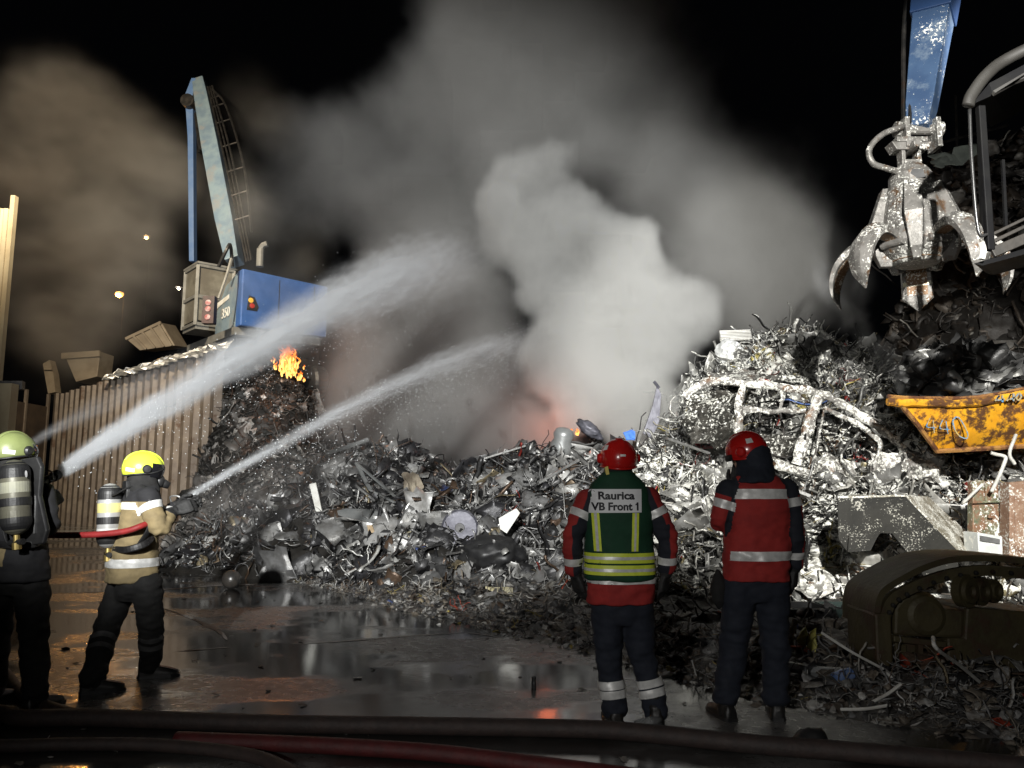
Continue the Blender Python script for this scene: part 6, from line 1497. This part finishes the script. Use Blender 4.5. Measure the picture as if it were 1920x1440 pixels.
sp = []
for i in range(60):
    q = random.gauss(0, 1); x_ = 540 + q * 13; base = 702 + (x_ - 530) * .25; sp.append((at(x_, base + random.uniform(-22, 6), 19.0 + random.uniform(-.4, .4)), random.uniform(.14, .7) * math.exp(-q * q * .3), random.uniform(.015, .045)))
for i in range(14): x_ = random.uniform(515, 572); sp.append((at(x_, 692 + (x_ - 515) * .4 + random.uniform(-4, 3), 18.8), random.uniform(.04, .12), random.uniform(.02, .04)))
flames('orange flames burning on top of the dark left heap', sp)
light('fire_glow', 'POINT', at(545, 672, 18.6), None, 50, (1, .32, .08), .3)
sp = [(at(1076 + random.gauss(0, 7), 812 + random.uniform(-3, 6), 15.6), random.uniform(.08, .2), random.uniform(.03, .05)) for i in range(4)]
flames('small red ember fire on the crest behind the dented tank', sp)
light('ember_glow', 'POINT', at(1035, 800, 16.4), None, 24, (1, .2, .08), .3)


# ================================================================== smoke, mist and water: density fields laid out in metres
def vol_object(name, label, kind, bounds, res, build_field, dens_col, loc=None, rot=None, aniso=0.0, cat=None):
    me = bpy.data.meshes.new(name); o = bpy.data.objects.new(name, me); COL.objects.link(o)
    x0, y0, z0, x1, y1, z1 = bounds; mb = MB(); mb.box(((x0 + x1) / 2, (y0 + y1) / 2, (z0 + z1) / 2), (x1 - x0, y1 - y0, z1 - z0)); me.from_pydata([tuple(p) for p in mb.v], [], mb.f)
    if loc is not None: o.location = loc
    if rot is not None: o.rotation_mode = 'QUATERNION'; o.rotation_quaternion = rot
    m = bpy.data.materials.new(name + ' volume'); m.use_nodes = True; n = m.node_tree; n.nodes.clear()
    mo = n.nodes.new('ShaderNodeOutputMaterial'); pv = n.nodes.new('ShaderNodeVolumePrincipled'); n.links.new(pv.outputs[0], mo.inputs['Volume'])
    pv.inputs['Color'].default_value = (*dens_col, 1); pv.inputs['Density'].default_value = 1.0; pv.inputs['Anisotropy'].default_value = aniso
    me.materials.append(m)
    ng = bpy.data.node_groups.new(name + ' field', 'GeometryNodeTree')
    ng.interface.new_socket('Geometry', in_out='INPUT', socket_type='NodeSocketGeometry'); ng.interface.new_socket('Geometry', in_out='OUTPUT', socket_type='NodeSocketGeometry')
    out = ng.nodes.new('NodeGroupOutput'); vc = ng.nodes.new('GeometryNodeVolumeCube'); vc.inputs['Min'].default_value = bounds[:3]; vc.inputs['Max'].default_value = bounds[3:]
    for ax_, a, b, r_ in (('X', x0, x1, res[0]), ('Y', y0, y1, res[1]), ('Z', z0, z1, res[2])): vc.inputs['Resolution ' + ax_].default_value = max(4, int((b - a) / r_))
    B = Field(ng); ng.links.new(build_field(B), vc.inputs['Density'])
    sm = ng.nodes.new('GeometryNodeSetMaterial'); sm.inputs['Material'].default_value = m
    ng.links.new(vc.outputs[0], sm.inputs[0]); ng.links.new(sm.outputs[0], out.inputs[0])
    md = o.modifiers.new('field', 'NODES'); md.node_group = ng
    return tag(o, label, cat, kind=kind)


class Field:
    def __init__(s, ng): s.ng = ng; s.N = ng.nodes; s.L = ng.links; s.pos = ng.nodes.new('GeometryNodeInputPosition').outputs[0]

    def put(s, sock, v):
        if hasattr(v, 'links'): s.L.new(v, sock)
        else: sock.default_value = v

    def m(s, op, a, b=0.0, c=0.0):
        n = s.N.new('ShaderNodeMath'); n.operation = op
        for i, q in enumerate((a, b, c)): s.put(n.inputs[i], q)
        return n.outputs[0]

    def vm(s, op, a, b=None, scale=None):
        n = s.N.new('ShaderNodeVectorMath'); n.operation = op; s.put(n.inputs[0], a)
        if b is not None: s.put(n.inputs[1], b)
        if scale is not None: s.put(n.inputs['Scale'], scale)
        return n

    def noise(s, vec, scale, detail=4, rough=.55, out=0):
        n = s.N.new('ShaderNodeTexNoise'); s.L.new(vec, n.inputs['Vector']); n.inputs['Scale'].default_value = scale; n.inputs['Detail'].default_value = detail; n.inputs['Roughness'].default_value = rough
        return n.outputs[out]

    def sstep(s, v, a, b, lo=0.0, hi=1.0, mode='SMOOTHSTEP'):
        n = s.N.new('ShaderNodeMapRange'); n.interpolation_type = mode; s.put(n.inputs['Value'], v)
        for k, q in (('From Min', a), ('From Max', b), ('To Min', lo), ('To Max', hi)): s.put(n.inputs[k], q)
        return n.outputs[0]

    def warp(s, amp, scale, detail=3):
        c = s.noise(s.pos, scale, detail, .55, 1); d = s.vm('SUBTRACT', c, (.5, .5, .5)).outputs[0]; d = s.vm('SCALE', d, scale=amp).outputs[0]; return s.vm('ADD', s.pos, d).outputs[0]

    def blobs(s, p, lst):
        acc = None
        for c, r_, w_ in lst:
            d = s.vm('DISTANCE', p, tuple(c)).outputs['Value']; q = s.sstep(d, 0, r_, w_, 0); acc = q if acc is None else s.m('ADD', acc, q)
        return acc

    def layer(s, p, lst, k, nscale, lo, hi, dens, detail=6, rough=.6, zs=None):
        T = s.blobs(p, lst); n = s.noise(p, nscale, detail, rough); n = s.m('SUBTRACT', n, .5); n = s.m('MULTIPLY', n, k); T2 = s.m('MINIMUM', T, 1.15)
        d = s.m('MULTIPLY', n, s.sstep(T, .05, .3)); q = s.sstep(s.m('ADD', T2, d), lo, hi); q = s.m('MULTIPLY', q, s.sstep(T, .02, .12)); return s.m('MULTIPLY', q, dens)


def bl(px, py, Y, rpx, w_=1.0): return (at(px, py, Y), rpx / F * Y * 1.25, w_)


CORE = [bl(1240, 800, 15.6, 85), bl(1180, 760, 15.8, 110), bl(1110, 690, 16, 110), bl(1250, 650, 16, 110), bl(1290, 590, 16.2, 85), bl(1180, 560, 16.2, 130), bl(1080, 590, 16.2, 110), bl(1010, 520, 16.4, 95), bl(950, 450, 16.6, 85), bl(925, 380, 16.8, 70), bl(960, 320, 17, 70),
        bl(1030, 400, 16.8, 110), bl(1130, 440, 16.6, 110), bl(1190, 480, 16.4, 90), bl(1040, 290, 17.2, 75, .8), bl(1060, 660, 16.2, 90), bl(1010, 700, 16.4, 80, .8), bl(1080, 790, 15.8, 70, .8)]
MIDS = [bl(900, 640, 18.5, 150), bl(760, 720, 18, 130), bl(850, 780, 17, 110), bl(680, 640, 19.5, 130), bl(980, 780, 17, 110), bl(1400, 480, 18.5, 160, .9), bl(1340, 350, 19, 180, .9), bl(1220, 260, 19, 190, .9), bl(1020, 160, 19.5, 230, .9), bl(1060, -40, 20, 220, .9), bl(1250, 40, 20, 170, .6), bl(880, -60, 20, 180, .7), bl(850, 180, 20, 170, .8), bl(700, 250, 20.5, 180, .8), bl(620, 380, 21, 150, .7), bl(760, 420, 20, 170, .7), bl(1120, 80, 19.5, 170, .8),
        bl(1480, 560, 18, 110, .7), bl(1320, 160, 19.5, 130, .6), bl(900, 20, 20, 150, .7), bl(560, 560, 21, 110, .6), bl(1000, 880, 16.5, 90, .6), bl(640, 760, 19, 90, .7), bl(1430, 620, 17.5, 90, .8), bl(900, 380, 19.5, 170, .8), bl(820, 520, 19, 150, .8), bl(1340, 560, 18.5, 140, .8), bl(1290, 440, 18.5, 150, .8), bl(720, 560, 19.5, 140, .7), bl(560, 260, 21, 130, .5), bl(1520, 430, 18.5, 150, .5), bl(1570, 560, 18, 120, .6), bl(1540, 300, 19, 150, .35), bl(520, 420, 23, 160, .6), bl(430, 340, 23.5, 140, .5), bl(470, 570, 22.5, 130, .7), bl(560, 640, 20.5, 90, .7), bl(1380, 680, 16.5, 90, .8), bl(945, 570, 17.6, 110, 1.2), bl(900, 680, 17.6, 100, 1.0), bl(870, 830, 17.5, 100, 1.6), bl(770, 800, 18, 110, 1.4), bl(960, 850, 17, 90, 1.6), bl(680, 740, 18.5, 110, 1.2), bl(1000, 300, 19.5, 180, .7)]


NEAR = [bl(1420, 470, 17.5, 150), bl(1360, 360, 18, 130), bl(1480, 580, 17.2, 120), bl(1260, 330, 17.8, 130), bl(1110, 260, 18, 110, .8), bl(900, 640, 17, 120), bl(980, 720, 16.6, 100), bl(800, 730, 17.2, 120), bl(860, 560, 17.2, 110, .8), bl(930, 800, 16.4, 100), bl(1030, 840, 15.8, 80), bl(1180, 850, 15.2, 80), bl(1290, 790, 15.2, 80), bl(1350, 700, 15.8, 80), bl(700, 660, 18, 110, .8)]


def f_main(B):
    p = B.warp(1.5, .55, 4); core = B.layer(p, CORE, 1.25, .75, .42, .95, 1.7, 7, .62)
    p2 = B.warp(3.0, .22, 4); mid = B.layer(p2, MIDS, 1.5, .30, .3, 1.15, .32, 6, .6)
    T3 = B.blobs(p2, NEAR); n3 = B.m('MULTIPLY', B.m('SUBTRACT', B.noise(p, .7, 7, .66), .5), 2.2)
    near = B.m('MULTIPLY', B.m('MULTIPLY', B.sstep(B.m('ADD', B.m('MINIMUM', T3, 1.0), n3), -.2, 1.3), B.sstep(T3, .0, .6)), .30)
    return B.m('ADD', B.m('ADD', core, near), mid)


vol_object('smoke_plume', 'big billowing grey white smoke plume rising from the heap', 'stuff', (-13, 13.2, .4, 10, 25, 17), (.09, .12, .09), f_main, (.79, .79, .77))
LEFTS = [bl(60, 160, 38, 120), bl(150, 210, 38, 130), bl(250, 260, 38, 120, .9), bl(0, 300, 38, 160), bl(170, 380, 37, 160, .8), bl(320, 330, 36, 120, .8), bl(60, 500, 38, 170, .7), bl(230, 540, 37, 170, .7), bl(430, 420, 36, 110, .6), bl(500, 250, 36, 120, .5), bl(120, 640, 39, 120, .7), bl(560, 480, 36, 100, .6)]


def f_left(B):
    p = B.warp(6, .11, 4); q = B.vm('MULTIPLY', p, (.8, .8, 1.7)).outputs[0]
    T = B.blobs(p, LEFTS); n = B.m('MULTIPLY', B.m('SUBTRACT', B.noise(q, .17, 6, .6), .5), 1.7); d = B.m('ADD', B.m('MINIMUM', T, 1.1), n)
    return B.m('MULTIPLY', B.m('MULTIPLY', B.sstep(d, .05, 1.4), B.sstep(T, .0, .7)), B.sstep(B.noise(q, .5, 6, .65), .35, .65, .10, .42))


vol_object('smoke_drift', 'thin brownish smoke drifting over the fence on the left', 'stuff', (-36, 31, 3, -8, 45, 27), (.4, .45, .35), f_left, (.8, .79, .76))
WISP = [bl(1655, 690, 12.9, 42), bl(1630, 640, 13.0, 40, .9), bl(1600, 600, 13.1, 42, .9), bl(1570, 565, 13.2, 40, .8), bl(1610, 735, 12.8, 42), bl(1585, 690, 13, 36, .8), bl(1545, 520, 13.3, 40, .7), bl(1530, 470, 13.3, 42, .5), bl(1660, 660, 12.9, 28), bl(1625, 770, 12.6, 36, .8), bl(1590, 870, 12.2, 28, .5), bl(1510, 620, 13.4, 26, .7)]


def f_wisp(B):
    p = B.warp(.7, 1.2, 4); return B.layer(p, WISP, 1.6, 1.7, .4, 1.1, 1.5, 7, .65)


vol_object('smoke_wisp', 'thin white wisps of smoke over the burnt car and the yellow skip', 'stuff', (3.6, 11.4, 1.5, 7.2, 14.2, 7.2), (.07, .09, .07), f_wisp, (.85, .85, .84))
MIST = [bl(420, 930, 9.5, 100), bl(520, 900, 11, 120), bl(640, 830, 13, 130, .8), bl(450, 1010, 10.5, 90, .8), bl(300, 850, 9, 130, .5), bl(600, 960, 12, 120, .6), bl(760, 760, 13, 120, .7), bl(380, 760, 10, 140, .5)]


def f_mist(B):
    p = B.warp(1.2, .5, 3); return B.layer(p, MIST, .9, .5, .3, 1.2, .10, 5, .55)


vol_object('water_mist', 'fine water mist between the firefighters and the left heap', 'stuff', (-6.6, 7, .05, 0, 15, 4.6), (.16, .2, .14), f_mist, (.9, .88, .86))


def jet(label, p0, p1, sag, r0, r1, dens, pw=1.0, fade=.75, cat='water jet'):
    d = p1 - p0; L_ = d.length; d.normalize(); s_, u_ = frame(d); M = Matrix((d, s_ * -1, u_)).transposed(); rot = M.to_quaternion()

    def f(B):
        sp_ = B.N.new('ShaderNodeSeparateXYZ'); B.L.new(B.pos, sp_.inputs[0]); x, y, z = sp_.outputs
        t_ = B.m('DIVIDE', x, L_); t_.node.use_clamp = True
        c = B.m('MULTIPLY', B.m('MULTIPLY', t_, B.m('SUBTRACT', 1.0, t_)), 4 * sag)
        Rr = B.m('MULTIPLY_ADD', B.m('POWER', t_, pw), r1 - r0, r0)
        zz = B.m('SUBTRACT', z, c); wob = B.m('MULTIPLY', B.m('SUBTRACT', B.noise(B.vm('MULTIPLY', B.pos, (1.2, 3, 3)).outputs[0], 1.0, 3), .5), B.m('MULTIPLY', Rr, .8))
        q = B.m('DIVIDE', B.m('SQRT', B.m('ADD', B.m('MULTIPLY', y, y), B.m('MULTIPLY', B.m('ADD', zz, wob), B.m('ADD', zz, wob)))), Rr)
        core = B.sstep(q, .05, 1.0, 1.0, .0)
        rag = B.m('MULTIPLY', B.m('SUBTRACT', B.noise(B.vm('MULTIPLY', B.pos, (1.6, 7, 7)).outputs[0], 1.5, 6, .75), .5), B.m('MULTIPLY', t_, 3.0)); q = B.m('ADD', q, rag)
        core = B.m('POWER', B.sstep(q, .0, 1.1, 1.0, .0, 'LINEAR'), 2.0)
        st_ = B.sstep(B.noise(B.vm('MULTIPLY', B.pos, (.6, 8, 8)).outputs[0], 1.6, 7, .8), .34, .66, .05, 2.0)
        fall = B.m('POWER', B.m('DIVIDE', r0, Rr), 1.65)
        end = B.sstep(t_, fade, 1.0, 1.0, 0.0); start = B.sstep(x, 0.0, .02, 0, 1)
        return B.m('MULTIPLY', B.m('MULTIPLY', B.m('MULTIPLY', core, st_), B.m('MULTIPLY', fall, end)), B.m('MULTIPLY', start, dens))
    mx = r1 * 1.25
    vol_object('water_jet', label, 'stuff', (0, -mx, -mx, L_, mx, mx + max(0, sag)), (.06, mx / 26, mx / 26), f, (.93, .95, .97), loc=p0, rot=rot, aniso=.2, cat=cat)


jet('broad bright water jet from the cropped firefighter, reaching the white smoke', n1 + d1.normalized() * .05, at(905, 470, 14.5), .3, .05, .80, 190, .95, .6)
jet('narrow curved water jet from the yellow helmeted firefighter', n2 + d2.normalized() * .05, J2[-1], .25, .022, .38, 150, .95, .6)
jet('faint thin water jet against the fence, topmost at the left', at(48, 838, 7.4), at(470, 655, 12.5), .15, .03, .46, 22, .95, .5)

# loose drops that fall out of the jets
H = Heap(); oc = np.array([(1, 0, 0), (-1, 0, 0), (0, 1, 0), (0, -1, 0), (0, 0, 1.3), (0, 0, -1.3)], dtype=np.float32); of = [(0, 2, 4), (2, 1, 4), (1, 3, 4), (3, 0, 4), (2, 0, 5), (1, 2, 5), (3, 1, 5), (0, 3, 5)]
for p0, p1, sag, r1, n_ in ((n1, at(905, 470, 14.5), .3, .75, 3200), (n2, J2[-1], .25, .36, 2600)):
    d = (p1 - p0); s_, u_ = frame(d)
    for i in range(n_):
        t_ = rng.random() ** .8 * .85; c = p0 + d * t_ + u_ * (4 * sag * t_ * (1 - t_)); R_ = .03 + r1 * t_
        p = c + s_ * rng.normal(0, R_ * .55) + u_ * rng.normal(-R_ * .25, R_ * .55) - V((0, 0, abs(rng.normal(0, .35)) * (rng.random() < .35)))
        if p.z > .05: H.raw(oc * rng.uniform(.0018, .0048) + np.array(p, dtype=np.float32), of, (.9, .93, .95))
H.build('water_droplets', pm('water drops', (.85, .88, .9), rough=(.05, .15), spec=.8), 'fine drops scattering from the water jets')
